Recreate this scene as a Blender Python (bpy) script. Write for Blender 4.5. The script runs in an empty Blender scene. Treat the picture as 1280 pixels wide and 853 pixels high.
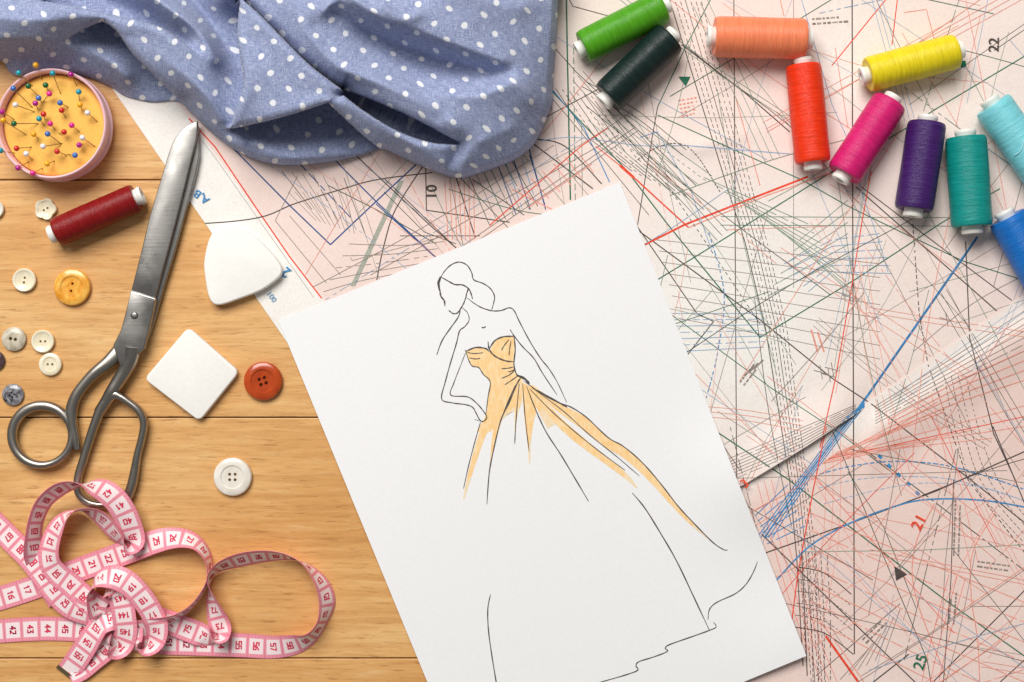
import bpy, bmesh, math, random
import numpy as np
from mathutils import Vector, geometry

# ------------------------------------------------------------------ scene, camera, light
scn = bpy.context.scene
COL = scn.collection
PX = 0.4585e-3                 # metres on the table for one pixel of the photograph
CAM_H = 0.815                  # camera height over the table
CX, CY = 640.0, 426.5
MM = 0.001

cam_d = bpy.data.cameras.new("camera"); cam = bpy.data.objects.new("camera", cam_d)
COL.objects.link(cam); cam.location = (0, 0, CAM_H); cam.rotation_euler = (0, 0, 0)
cam_d.sensor_width = 36; cam_d.lens = 36 * CAM_H / (1280 * PX)
cam_d.clip_start = 0.01; cam_d.clip_end = 20
scn.camera = cam

wd = bpy.data.worlds.new("World"); scn.world = wd; wd.use_nodes = True
bg = wd.node_tree.nodes["Background"]
bg.inputs[0].default_value = (1.0, 0.99, 0.98, 1); bg.inputs[1].default_value = 0.19

def area(name, loc, target, sx, sy, watts, col):
    l = bpy.data.lights.new(name, 'AREA'); l.shape = 'RECTANGLE'; l.size = sx; l.size_y = sy
    l.energy = watts; l.color = col
    o = bpy.data.objects.new(name, l); COL.objects.link(o); o.location = loc
    o.rotation_euler = (Vector(target) - Vector(loc)).to_track_quat('-Z', 'Y').to_euler()
    return o
area("window_light", (-0.58, 1.32, 1.80), (0.0, 0.0, 0), 1.6, 1.25, 66.0, (1.0, 0.985, 0.96))

scn.view_settings.view_transform = 'Standard'; scn.view_settings.look = 'None'
scn.view_settings.exposure = 0.0; scn.view_settings.gamma = 1.0
scn.view_settings.use_curve_mapping = False
scn.render.engine = 'CYCLES'

# ------------------------------------------------------------------ helpers
rnd = random.Random(7)
def U(px, py, z=0.0):
    """point at height z (metres) seen at photograph pixel (px, py)"""
    k = (CAM_H - z) / CAM_H
    return ((px - CX) * PX * k, (CY - py) * PX * k, z)

def mesh_obj(name, verts, faces, mat, parent=None, smooth=True, sharp=None, uvs=None):
    me = bpy.data.meshes.new(name)
    me.from_pydata([tuple(v) for v in verts], [], [tuple(f) for f in faces])
    return link_mesh(name, me, mat, parent, smooth, sharp)

def link_mesh(name, me, mat, parent=None, smooth=True, sharp=None):
    if mat and not me.materials: me.materials.append(mat)
    if smooth:
        me.polygons.foreach_set("use_smooth", [True] * len(me.polygons))
        if sharp: me.set_sharp_from_angle(angle=math.radians(sharp))
    me.update()
    o = bpy.data.objects.new(name, me); COL.objects.link(o)
    if parent: o.parent = parent
    return o

def empty(name, loc=(0, 0, 0), rz=0.0):
    o = bpy.data.objects.new(name, None); COL.objects.link(o)
    o.location = loc; o.rotation_euler = (0, 0, rz); o.empty_display_size = 0.01
    return o

def tag(o, label=None, cat=None, group=None, kind=None):
    if label: o["label"] = label
    if cat: o["category"] = cat
    if group: o["group"] = group
    if kind: o["kind"] = kind
    return o

def catmull(pts, n=8, closed=False):
    P = [np.array(p, float) for p in pts]; out = []; m = len(P)
    for i in range(m if closed else m - 1):
        if closed: a, b, c, d = P[(i - 1) % m], P[i], P[(i + 1) % m], P[(i + 2) % m]
        else: a, b, c, d = P[max(i - 1, 0)], P[i], P[i + 1], P[min(i + 2, m - 1)]
        for k in range(n):
            t = k / n
            out.append(0.5 * ((2 * b) + (c - a) * t + (2 * a - 5 * b + 4 * c - d) * t * t + (3 * b - a - 3 * c + d) * t ** 3))
    if not closed: out.append(P[-1])
    return out

def lathe(profile, seg=48, axis='z'):
    """profile [(r, h)] turned about z (or x); r=0 ends close to a point"""
    V, F = [], []
    rings = []
    for r, h in profile:
        if r <= 1e-9:
            rings.append([len(V)]); V.append((0, 0, h))
        else:
            rings.append(list(range(len(V), len(V) + seg)))
            for k in range(seg):
                a = 2 * math.pi * k / seg
                V.append((r * math.cos(a), r * math.sin(a), h))
    for A, B in zip(rings, rings[1:]):
        for k in range(seg):
            k2 = (k + 1) % seg
            if len(A) == 1 and len(B) == 1: continue
            if len(A) == 1: F.append((A[0], B[k2], B[k]))
            elif len(B) == 1: F.append((A[k], A[k2], B[0]))
            else: F.append((A[k], A[k2], B[k2], B[k]))
    if axis == 'x': V = [(z, x, y) for x, y, z in V]
    return V, F

def sweep(path, n=14, closed=False, caps=True, squareness=2.0):
    """path [(x,y,z,halfwidth,halfheight)] in metres, kept upright"""
    V, F = [], []
    m = len(path)
    for i, p in enumerate(path):
        a = path[(i - 1) % m] if (closed or i > 0) else path[i]
        b = path[(i + 1) % m] if (closed or i < m - 1) else path[i]
        t = Vector((b[0] - a[0], b[1] - a[1], b[2] - a[2]))
        if t.length < 1e-12: t = Vector((1, 0, 0))
        t.normalize()
        s = Vector((t.y, -t.x, 0))
        if s.length < 1e-6: s = Vector((1, 0, 0))
        s.normalize(); u = s.cross(t)
        for k in range(n):
            an = 2 * math.pi * k / n
            ca, sa = math.cos(an), math.sin(an)
            e = 2.0 / squareness
            ca = math.copysign(abs(ca) ** e, ca); sa = math.copysign(abs(sa) ** e, sa)
            q = Vector(p[:3]) + s * (ca * p[3]) + u * (sa * p[4])
            V.append(tuple(q))
    for i in range(m if closed else m - 1):
        j = (i + 1) % m
        for k in range(n):
            k2 = (k + 1) % n
            F.append((i * n + k, i * n + k2, j * n + k2, j * n + k))
    if caps and not closed:
        F.append(tuple(range(n - 1, -1, -1))); F.append(tuple((m - 1) * n + k for k in range(n)))
    return V, F

def join(parts):
    V, F = [], []
    for v, f in parts:
        o = len(V); V += list(v); F += [tuple(i + o for i in q) for q in f]
    return V, F

def prism(outline, z0, z1, bev=0.0, steps=2, inset_bottom=0.0):
    """rounded-edge slab from world-xy outline (ccw), z0..z1"""
    P = [Vector(p[:2]) for p in outline]; m = len(P)
    area2 = sum(P[i].x * P[(i + 1) % m].y - P[(i + 1) % m].x * P[i].y for i in range(m))
    if area2 < 0: P.reverse()
    N = []
    for i in range(m):
        d = (P[(i + 1) % m] - P[i - 1]);
        if d.length < 1e-12: d = Vector((1, 0))
        d.normalize(); N.append(Vector((-d.y, d.x)))          # inward for ccw
    V, F = [], []
    levels = [(bev * 0.6, z0), (0, z0 + bev * 0.6)]
    for k in range(steps + 1):
        a = math.pi / 2 * k / steps
        levels.append((bev * (1 - math.cos(a)), z1 - bev + bev * math.sin(a)))
    if bev <= 0: levels = [(0, z0), (0, z1)]
    for ins, z in levels:
        for i in range(m):
            q = P[i] + N[i] * ins; V.append((q.x, q.y, z))
    L = len(levels)
    for l in range(L - 1):
        for i in range(m):
            j = (i + 1) % m
            F.append((l * m + i, l * m + j, (l + 1) * m + j, (l + 1) * m + i))
    F.append(tuple(range(m - 1, -1, -1))); F.append(tuple((L - 1) * m + i for i in range(m)))
    return V, F

def smooth01(t):
    t = max(0.0, min(1.0, t)); return t * t * (3 - 2 * t)

def lerp_table(x, tab):
    if x <= tab[0][0]: return tab[0][1]
    for (a, va), (b, vb) in zip(tab, tab[1:]):
        if x <= b: return va + (vb - va) * (x - a) / (b - a)
    return tab[-1][1]

# ------------------------------------------------------------------ materials
class NT:
    def __init__(s, name):
        s.m = bpy.data.materials.new(name); s.m.use_nodes = True
        s.t = s.m.node_tree; s.b = s.t.nodes["Principled BSDF"]
    def n(s, typ, **kw):
        nd = s.t.nodes.new(typ)
        for k, v in kw.items():
            if k.startswith('_'): setattr(nd, k[1:], v)
            else: nd.inputs[k].default_value = v
        return nd
    def l(s, a, ao, b, bi): s.t.links.new(a.outputs[ao], b.inputs[bi])
    def math(s, op, a, b=None, c=None):
        nd = s.t.nodes.new('ShaderNodeMath'); nd.operation = op
        for i, v in enumerate((a, b, c)):
            if v is None: continue
            if isinstance(v, (int, float)): nd.inputs[i].default_value = v
            else: s.t.links.new(v, nd.inputs[i])
        return nd.outputs[0]
    def ramp(s, fac, stops, interp='LINEAR'):
        nd = s.t.nodes.new('ShaderNodeValToRGB'); cr = nd.color_ramp; cr.interpolation = interp
        while len(cr.elements) < len(stops): cr.elements.new(0.5)
        for e, (p, c) in zip(cr.elements, stops):
            e.position = p; e.color = (c[0], c[1], c[2], 1) if not isinstance(c, (int, float)) else (c, c, c, 1)
        s.t.links.new(fac, nd.inputs[0]); return nd.outputs[0]
    def mix(s, fac, a, b, blend='MIX'):
        nd = s.t.nodes.new('ShaderNodeMix'); nd.data_type = 'RGBA'; nd.blend_type = blend
        for sock, v in ((nd.inputs[0], fac), (nd.inputs[6], a), (nd.inputs[7], b)):
            if isinstance(v, (int, float)): sock.default_value = v
            elif isinstance(v, tuple): sock.default_value = (v[0], v[1], v[2], 1)
            else: s.t.links.new(v, sock)
        return nd.outputs[2]
    def coord(s, kind='Object', scale=(1, 1, 1), rot=(0, 0, 0), loc=(0, 0, 0)):
        tc = s.t.nodes.new('ShaderNodeTexCoord'); mp = s.t.nodes.new('ShaderNodeMapping')
        mp.inputs['Scale'].default_value = scale; mp.inputs['Rotation'].default_value = rot
        mp.inputs['Location'].default_value = loc
        s.t.links.new(tc.outputs[kind], mp.inputs['Vector']); return mp.outputs[0]
    def noise(s, vec, scale, detail=3, rough=0.5, dist=0.0, out=0):
        nd = s.t.nodes.new('ShaderNodeTexNoise'); nd.inputs['Scale'].default_value = scale
        nd.inputs['Detail'].default_value = detail; nd.inputs['Roughness'].default_value = rough
        nd.inputs['Distortion'].default_value = dist
        s.t.links.new(vec, nd.inputs['Vector']); return nd.outputs[out]
    def bump(s, h, strength, dist):
        nd = s.t.nodes.new('ShaderNodeBump'); nd.inputs['Strength'].default_value = strength
        nd.inputs['Distance'].default_value = dist
        s.t.links.new(h, nd.inputs['Height']); s.t.links.new(nd.outputs[0], s.b.inputs['Normal'])
    def base(s, v):
        if isinstance(v, tuple): s.b.inputs['Base Color'].default_value = (*v[:3], 1)
        else: s.t.links.new(v, s.b.inputs['Base Color'])
        return s
    def set(s, **kw):
        for k, v in kw.items():
            i = s.b.inputs[k.replace('_', ' ')]
            if isinstance(v, (int, float, tuple)): i.default_value = v
            else: s.t.links.new(v, i)
        return s

def srgb(r, g, b):
    f = lambda c: (c / 255 / 12.92) if c / 255 <= 0.04045 else ((c / 255 + 0.055) / 1.055) ** 2.4
    return (f(r), f(g), f(b))

def mat_simple(name, col, rough=0.5, metal=0.0, var=0.12, scale=300, bump=0.0, **kw):
    m = NT(name); v = m.coord('Object')
    nz = m.noise(v, scale, 4)
    c = m.ramp(nz, [(0.25, tuple(x * (1 - var) for x in col)), (0.75, tuple(min(1, x * (1 + var)) for x in col))])
    m.base(c).set(Roughness=rough, Metallic=metal, **kw)
    if bump: m.bump(nz, bump, 0.0002)
    return m.m

# oak planks
def mat_wood():
    m = NT("oak_wood")
    oi = m.t.nodes.new('ShaderNodeObjectInfo')
    tc = m.t.nodes.new('ShaderNodeTexCoord')
    cmb = m.t.nodes.new('ShaderNodeCombineXYZ')
    m.t.links.new(m.math('MULTIPLY', oi.outputs['Random'], 7.3), cmb.inputs[0])
    m.t.links.new(m.math('MULTIPLY', oi.outputs['Random'], 3.1), cmb.inputs[1])
    add = m.t.nodes.new('ShaderNodeVectorMath'); add.operation = 'ADD'
    m.t.links.new(tc.outputs['Object'], add.inputs[0]); m.t.links.new(cmb.outputs[0], add.inputs[1])
    def mp(sc, rz=0.0):
        nd = m.t.nodes.new('ShaderNodeMapping'); nd.inputs['Scale'].default_value = sc
        nd.inputs['Rotation'].default_value = (0, 0, rz)
        m.t.links.new(add.outputs[0], nd.inputs['Vector']); return nd.outputs[0]
    broad = m.noise(mp((5, 26, 1)), 1.0, 3, 0.5, 0.6)
    grain = m.noise(mp((26, 330, 1), 0.03), 1.0, 5, 0.62, 0.9)
    fleck = m.noise(mp((75, 700, 1), -0.04), 1.0, 3, 0.6, 0.4)
    wav = m.t.nodes.new('ShaderNodeTexWave'); wav.wave_type = 'BANDS'; wav.bands_direction = 'Y'
    wav.inputs['Scale'].default_value = 1.0; wav.inputs['Distortion'].default_value = 9.0
    wav.inputs['Detail'].default_value = 3; wav.inputs['Detail Scale'].default_value = 0.9
    m.t.links.new(mp((3.2, 26, 1), 0.05), wav.inputs['Vector'])
    base = m.ramp(broad, [(0.3, srgb(214, 158, 94)), (0.5, srgb(225, 173, 109)), (0.7, srgb(231, 185, 123))])
    c = m.mix(m.ramp(wav.outputs['Fac'], [(0.0, 0.26), (0.5, 0.0)]), base, srgb(202, 144, 84))
    c = m.mix(m.ramp(grain, [(0.36, 0.42), (0.52, 0.0)]), c, srgb(190, 132, 74))
    c = m.mix(m.ramp(fleck, [(0.30, 0.62), (0.42, 0.0)]), c, srgb(160, 106, 56))
    c = m.mix(m.ramp(grain, [(0.55, 0.0), (0.72, 0.4)]), c, srgb(240, 206, 152))
    pore = m.noise(mp((170, 2300, 1), 0.02), 1.0, 2, 0.5)
    c = m.mix(m.ramp(pore, [(0.26, 0.6), (0.36, 0.0)]), c, srgb(146, 96, 50))
    m.base(c).set(Roughness=0.42, Specular_IOR_Level=0.35)
    h = m.math('ADD', m.math('MULTIPLY', grain, 0.7), m.math('MULTIPLY', fleck, 0.5))
    m.bump(h, 0.35, 0.0004)
    return m.m

def mat_pattern(name, loc):
    m = NT(name); v = m.coord('Object')
    a = m.noise(m.coord('Object', loc=loc), 7.0, 2, 0.5)
    fibre = m.noise(v, 900, 3, 0.6)
    cloud = m.noise(v, 45, 4, 0.6)
    at = m.t.nodes.new('ShaderNodeAttribute'); at.attribute_name = 'pink_and_shade'
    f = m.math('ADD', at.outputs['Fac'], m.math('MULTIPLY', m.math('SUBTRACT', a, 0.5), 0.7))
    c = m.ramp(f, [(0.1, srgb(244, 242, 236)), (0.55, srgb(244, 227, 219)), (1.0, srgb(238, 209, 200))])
    c = m.mix(m.ramp(cloud, [(0.3, 0.0), (0.8, 0.22)]), c, srgb(226, 205, 194))
    c = m.mix(m.ramp(fibre, [(0.35, 0.22), (0.6, 0.0)]), c, srgb(214, 186, 172))
    m.base(c).set(Roughness=0.8, Specular_IOR_Level=0.2)
    m.bump(m.math('ADD', m.math('ADD', cloud, m.math('MULTIPLY', m.noise(v, 16, 2), 2.2)), m.math('MULTIPLY', fibre, 0.15)), 0.5, 0.0010)
    return m.m

def mat_paper():
    m = NT("white_paper"); v = m.coord('Object')
    f = m.noise(v, 700, 4, 0.6); g = m.noise(v, 12, 3)
    c = m.ramp(f, [(0.3, srgb(238, 237, 237)), (0.7, srgb(243, 242, 242))])
    m.base(c).set(Roughness=0.75, Specular_IOR_Level=0.25)
    m.bump(g, 0.10, 0.002)
    return m.m

def mat_thread(name, col, dark=0.8):
    m = NT(name)
    v = m.coord('Object', scale=(3400, 60, 60))
    n1 = m.noise(v, 1.0, 3, 0.6)
    n2 = m.noise(m.coord('Object', scale=(330, 30, 30)), 1.0, 3, 0.5)
    n3 = m.noise(m.coord('Object', scale=(3000, 900, 900)), 1.0, 2, 0.5)
    lo = tuple(x * dark for x in col); hi = tuple(min(1, x * 1.18 + 0.012) for x in col)
    c = m.ramp(n1, [(0.28, lo), (0.5, col), (0.75, hi)])
    c = m.mix(m.ramp(n2, [(0.3, 0.4), (0.6, 0.0)]), c, tuple(x * 0.78 for x in col))
    c = m.mix(m.ramp(n2, [(0.55, 0.0), (0.8, 0.3)]), c, tuple(min(1, x * 1.25 + 0.02) for x in col))
    m.base(c).set(Roughness=0.34, Specular_IOR_Level=0.32)
    n4 = m.noise(m.coord('Object', scale=(900, 160, 160), rot=(0, 0.25, 0.3)), 1.0, 2, 0.6)
    c = m.mix(m.ramp(n4, [(0.36, 0.35), (0.5, 0.0)]), c, tuple(x * 0.7 for x in col)); m.base(c)
    h = m.math('ADD', m.math('ADD', n1, n4), m.math('ADD', m.math('MULTIPLY', n2, 1.2), m.math('MULTIPLY', n3, 0.4)))
    m.bump(h, 0.55, 0.0005)
    return m.m

def mat_fabric():
    m = NT("blue_dotted_cotton")
    uv = m.coord('UV', rot=(0, 0, math.radians(37)), scale=(1 / 12.6, 1 / 12.6, 1))
    wob = m.noise(m.coord('UV', scale=(0.03, 0.03, 1)), 1.0, 2, 0.5, 0, 1)
    va = m.t.nodes.new('ShaderNodeVectorMath'); va.operation = 'MULTIPLY_ADD'
    va.inputs[1].default_value = (0.35, 0.35, 0); m.t.links.new(wob, va.inputs[0]); m.t.links.new(uv, va.inputs[2])
    vo = m.t.nodes.new('ShaderNodeTexVoronoi'); vo.voronoi_dimensions = '2D'; vo.feature = 'F1'
    vo.inputs['Scale'].default_value = 1.0; vo.inputs['Randomness'].default_value = 0.0
    m.t.links.new(va.outputs[0], vo.inputs['Vector'])
    edge = m.noise(m.coord('UV'), 1.6, 2)
    d = m.math('ADD', vo.outputs['Distance'], m.math('MULTIPLY', m.math('SUBTRACT', edge, 0.5), 0.05))
    dot = m.ramp(d, [(0.12, 1.0), (0.16, 0.0)])
    wx = m.noise(m.coord('UV', scale=(3.2, 0.22, 1)), 1.0, 2, 0.6)
    wy = m.noise(m.coord('UV', scale=(0.22, 3.2, 1)), 1.0, 2, 0.6)
    w = m.math('ADD', m.math('MULTIPLY', wx, 0.5), m.math('MULTIPLY', wy, 0.5))
    c = m.ramp(w, [(0.36, srgb(112, 122, 158)), (0.5, srgb(145, 155, 190)), (0.64, srgb(190, 198, 220))])
    c = m.mix(m.math('MULTIPLY', dot, 0.93), c, srgb(238, 238, 240))
    m.base(c).set(Roughness=0.85, Specular_IOR_Level=0.15, Sheen_Weight=0.2, Sheen_Roughness=0.5)
    m.bump(w, 0.5, 0.0005)
    return m.m

def mat_steel(name, col=(0.36, 0.345, 0.325), r0=0.24, r1=0.44, scr=(60, 900, 1), rz=0.0):
    m = NT(name)
    a = m.noise(m.coord('Object'), 60, 4, 0.6); b = m.noise(m.coord('Object', scale=scr, rot=(0, 0, rz)), 1.0, 3)
    c = m.mix(m.ramp(a, [(0.35, 0.55), (0.62, 0.0)]), col, tuple(x * 0.62 for x in col))
    m.base(c).set(Metallic=1.0, Roughness=m.ramp(a, [(0.3, r1), (0.7, r0)]))
    m.bump(b, 0.10, 0.0003)
    return m.m

def mat_tape():
    """u: centimetres along the tape, v: 0..1 across"""
    m = NT("pink_tape_print")
    tc = m.t.nodes.new('ShaderNodeTexCoord'); sp = m.t.nodes.new('ShaderNodeSeparateXYZ')
    m.t.links.new(tc.outputs['UV'], sp.inputs[0]); u, v = sp.outputs[0], sp.outputs[1]
    fu = m.math('FRACT', u)
    inu = m.math('MULTIPLY', m.math('GREATER_THAN', fu, 0.10), m.math('LESS_THAN', fu, 0.90))
    inv = m.math('MULTIPLY', m.math('GREATER_THAN', v, 0.17), m.math('LESS_THAN', v, 0.82))
    cell = m.math('MULTIPLY', inu, inv)
    line = m.math('ADD', m.math('LESS_THAN', fu, 0.03), m.math('GREATER_THAN', fu, 0.97))
    f10 = m.math('FRACT', m.math('MULTIPLY', u, 5.0))
    tick = m.math('MULTIPLY', m.math('LESS_THAN', f10, 0.24),
                  m.math('ADD', m.math('LESS_THAN', v, 0.13), m.math('GREATER_THAN', v, 0.87)))
    rim = m.math('ADD', m.math('LESS_THAN', v, 0.035), m.math('GREATER_THAN', v, 0.965))
    wn = m.noise(m.coord('UV', scale=(22, 34, 1)), 1.0, 2)
    pink = m.ramp(wn, [(0.3, srgb(234, 138, 156)), (0.7, srgb(242, 166, 178))])
    white = m.ramp(wn, [(0.3, srgb(242, 216, 218)), (0.6, srgb(249, 234, 233))])
    c = m.mix(cell, pink, white)
    c = m.mix(m.math('MULTIPLY', line, 0.35), c, srgb(206, 72, 104))
    c = m.mix(m.math('MULTIPLY', tick, 0.35), c, srgb(205, 70, 105))
    c = m.mix(m.math('MULTIPLY', rim, 0.6), c, srgb(226, 120, 148))
    m.base(c).set(Roughness=0.42, Specular_IOR_Level=0.45)
    m.bump(wn, 0.2, 0.0002)
    return m.m

def ink(name, col, rough=0.7):
    m = NT(name); n = m.noise(m.coord('Object'), 500, 3)
    m.base(m.ramp(n, [(0.3, tuple(x * 0.8 for x in col)), (0.7, tuple(min(1, x * 1.25) for x in col))])).set(Roughness=rough, Specular_IOR_Level=0.2)
    return m.m

WOOD = mat_wood(); PATA = mat_pattern("pattern_paper", (0.3, 0.2, 0)); PATB = mat_pattern("pattern_paper_pink", (1.34, 0.55, 0))
PAPER = mat_paper(); FAB = mat_fabric(); TAPE = mat_tape()
STEEL = mat_steel("worn_steel"); STEELH = mat_steel("worn_steel_handle", (0.40, 0.37, 0.33), 0.24, 0.42, (200, 200, 200))
WHITEPL = mat_simple("white_plastic", srgb(236, 233, 226), 0.4, var=0.04, scale=120)
CHALK = mat_simple("tailor_chalk", srgb(244, 241, 235), 0.9, var=0.03, scale=420, bump=0.4)
INKS = {'k': ink("ink_black", srgb(82, 72, 68)), 'K': ink("ink_grey", srgb(146, 134, 127)), 'g': ink("ink_green", srgb(42, 110, 84)),
        'G': ink("ink_pale_green", srgb(136, 156, 138)), 'r': ink("ink_red", srgb(234, 78, 52)), 'R': ink("ink_pale_red", srgb(232, 152, 134)),
        'b': ink("ink_blue", srgb(66, 138, 190)), 'B': ink("ink_pale_blue", srgb(142, 172, 200)), 'n': ink("ink_navy", srgb(48, 84, 138)),
        'D': ink("ink_dark_green", srgb(58, 76, 66))}
SKINK = ink("sketch_ink", srgb(82, 77, 76)); WASH = None

# ------------------------------------------------------------------ tabletop and planks
XL, XR = -190, 1470
tb_v, tb_f = [], []
c0, c1 = U(XL, 1140), U(XR, -95)
tb_v = [(x, y, z) for z in (-0.030, -0.012) for x, y in ((c0[0], c0[1]), (c1[0], c0[1]), (c1[0], c1[1]), (c0[0], c1[1]))]
tb_f = [(3, 2, 1, 0), (4, 5, 6, 7), (0, 1, 5, 4), (1, 2, 6, 5), (2, 3, 7, 6), (3, 0, 4, 7)]
table = mesh_obj("tabletop", tb_v, tb_f, WOOD, smooth=False)
tag(table, "tabletop of wide horizontal oak planks", None, kind="structure")
for k, (y0, y1) in enumerate([(-88, 225), (225, 522), (522, 823), (823, 1130)]):
    a, b = U(XL, y1), U(XR, y0); g = 0.00034
    v, f = prism([(a[0], a[1] + g), (b[0], a[1] + g), (b[0], b[1] - g), (a[0], b[1] - g)], -0.0119, 0.0, 0.00045, 2)
    # shift the mesh to its own origin so the grain of each plank starts elsewhere
    cx_, cy_ = (a[0] + b[0]) / 2, (a[1] + b[1]) / 2
    v = [(x - cx_, y - cy_, z) for x, y, z in v]
    p = mesh_obj("plank", v, f, WOOD, table, smooth=False); p.location = (cx_, cy_, 0)

# ------------------------------------------------------------------ printed pattern sheets
def bumpy(x, y): return 0.00012 * (math.sin(x * .021 + y * .013) + math.sin(x * .011 - y * .027 + 1.3)) + 0.00026
LA = [(-10, 640), (480, 640), (900, 626), (930, 606), (1010, 557), (1086, 507), (1150, 480), (1420, 310)]
LB = [(560, 720), (900, 600), (930, 580), (1010, 535), (1086, 502), (1140, 466), (1200, 424), (1280, 369), (1420, 270)]
def zA(x, y):
    z = 0.00055 + bumpy(x, y)
    d = lerp_table(x, LA) - y                                         # pixels above the lower edge
    lift = smooth01((x - 900) / 70) * smooth01((1092 - x) / 60)
    if d < 70: z += 0.0040 * lift * smooth01(1 - d / 70)
    drop = smooth01((x - 1064) / 20)
    if d < 60: z -= 0.0004 * drop * smooth01(1 - d / 60)
    # soft old crease by the dark green spool
    c = abs((y - 186) - 0.06 * (x - 860) + 0.35 * abs(x - 868))
    z += 0.0016 * math.exp(-(c / 12.0) ** 2) * math.exp(-((x - 868) / 60.0) ** 2)
    return z
def zB(x, y):
    z = 0.00025 + 0.6 * bumpy(y, x)
    d = y - lerp_table(x, LB)
    right = smooth01((x - 1074) / 22)
    if 0 <= d < 110:
        prof = smooth01(d / 46) * smooth01((110 - d) / 60)
        z += right * (0.0030 * prof + 0.0012 * smooth01(1 - d / 30))
    # creases fanning down from the pinched fold
    for (dx, dy, h, w) in ((0.62, 1.0, 0.0014, 13), (0.95, 1.0, 0.0012, 12), (0.25, 1.0, -0.0002, 10)):
        t = ((x - 1088) * dx + (y - 505) * dy) / (dx * dx + dy * dy)
        if t > 0:
            e = ((x - 1088) * dy - (y - 505) * dx) / math.hypot(dx, dy)
            z += h * math.exp(-(e / w) ** 2) * math.exp(-t / 110) * smooth01(t / 25)
    return z
def sheet(name, mat, pos, zf, nu, nv, th=0.00012, tint=None):
    V, F, TT = [], [], []
    for j in range(nv + 1):
        for i in range(nu + 1):
            x, y = pos(i / nu, j / nv); z = zf(x, y); V.append(U(x, y, z)); TT.append(tint(x, y) if tint else 0.0)
    n = len(V); w = nu + 1
    V += [(x, y, z - th) for x, y, z in V]
    for j in range(nv):
        for i in range(nu):
            a = j * w + i; F.append((a, a + w, a + w + 1, a + 1)); F.append((n + a, n + a + 1, n + a + w + 1, n + a + w))
    ring = [i for i in range(w)] + [j * w + nu for j in range(1, nv + 1)] + [nv * w + i for i in range(nu - 1, -1, -1)] + [j * w for j in range(nv - 1, 0, -1)]
    for a, b in zip(ring, ring[1:] + ring[:1]): F.append((a, b, n + b, n + a))
    o = mesh_obj(name, V, F, mat, sharp=50)
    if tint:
        at = o.data.attributes.new('pink_and_shade', 'FLOAT', 'POINT'); at.data.foreach_set('value', TT + TT)
    return o
def tintA(x, y):
    e = (x - 236) - (y - 148) * (166 / 225.0)                       # right of the red border line
    t = (0.62 + 0.2 * smooth01((760 - x) / 150)) * smooth01((e + 4) / 8)  # deeper tint towards the left is shading painted into the paper colour
    w = math.exp(-(((x - 930) / 150) ** 2 + ((y - 400) / 170) ** 2)) + 0.7 * math.exp(-(((x - 1050) / 60) ** 2 + ((y - 90) / 120) ** 2))
    return t * max(0.0, 1 - 1.0 * w)
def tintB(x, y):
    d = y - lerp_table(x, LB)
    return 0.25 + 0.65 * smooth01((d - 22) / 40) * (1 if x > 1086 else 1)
def posA(u, v):
    tx = 3.5 + u * (1420 - 3.5); bx = 504 + u * (1420 - 504)
    ty, by = -88, lerp_table(bx, LA)
    return tx + (bx - tx) * v, ty + (by - ty) * v
def posB(u, v):
    x = 560 + u * (1420 - 560); ty = lerp_table(x, LB); return x, ty + (960 - ty) * (v ** 1.5)
shA = sheet("pattern_sheet", PATA, posA, zA, 200, 130, tint=tintA)
tag(shA, "large cream and pink sewing pattern sheet printed with coloured lines under the thread spools", "pattern sheet")
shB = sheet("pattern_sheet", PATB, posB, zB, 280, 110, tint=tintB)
tag(shB, "darker pink sewing pattern sheet with a red 21, its creased edge meeting the spool sheet", "pattern sheet")

# ------------------------------------------------------------------ printed lines
class Ribbons:
    def __init__(s): s.V, s.F = {}, {}; s.k = 0
    def quad(s, key, a, b, c, d):
        V = s.V.setdefault(key, []); F = s.F.setdefault(key, []); o = len(V)
        V += [a, b, c, d]; F.append((o, o + 1, o + 2, o + 3))
RB = Ribbons()
def on_A(x, y): return y < (lerp_table(x, LA) if x < 1086 else lerp_table(x, LB))
NO_MARGIN = [False]
def inside_sheet(x, y):
    if NO_MARGIN[0] and (x - 236) - (y - 148) * (166 / 225.0) < 2: return False
    return -60 < y < 900 and x < 1400 and x > 6 + (y + 88) * 0.688
def under_sketch(x, y):
    # coarse test with the sketch paper, so nothing is printed where it cannot be seen
    ux, uy = (427 / 461.0, -173 / 461.0); vx, vy = (0.366, 0.930)
    a = (x - 348) * ux + (y - 401) * uy; b = (x - 348) * vx + (y - 401) * vy
    return 14 < a < 446 and 14 < b < 900
def pline(key, pts, w=0.9, dash=None, smooth=False, step=4.0):
    """pts in photo pixels, w = width in pixels"""
    dash = None if (dash and key in 'KG' and RB.k % 3) else dash; w *= (1.0 if key in 'kgrbn' else 0.92); RB.k += 1; off = 0.00003 + RB.k * 0.0000004
    P = catmull(pts, 10) if smooth else [np.array(p, float) for p in pts]
    pos = 0.0
    for a, b in zip(P, P[1:]):
        L = float(np.hypot(*(b - a)))
        if L < 1e-6: continue
        d = (b - a) / L; nrm = np.array((-d[1], d[0])) * w / 2
        n = max(1, int(L / step))
        for i in range(n):
            s0, s1 = L * i / n, L * (i + 1) / n
            if dash and (pos + (s0 + s1) / 2) % (dash[0] + dash[1]) > dash[0]: continue
            p, q = a + d * s0, a + d * (s1 + 0.15); mx, my = (p + q) / 2
            if not inside_sheet(mx, my) or under_sketch(mx, my): continue
            zf, sh = (zA, 'A') if on_A(mx, my) else (zB, 'B')
            if on_A(p[0], p[1]) != on_A(q[0], q[1]): continue
            c = [p + nrm, p - nrm, q - nrm, q + nrm]
            RB.quad((sh, key), *[U(t[0], t[1], zf(t[0], t[1]) + off) for t in c])
        pos += L
D = (5, 3)
T = pline
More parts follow.
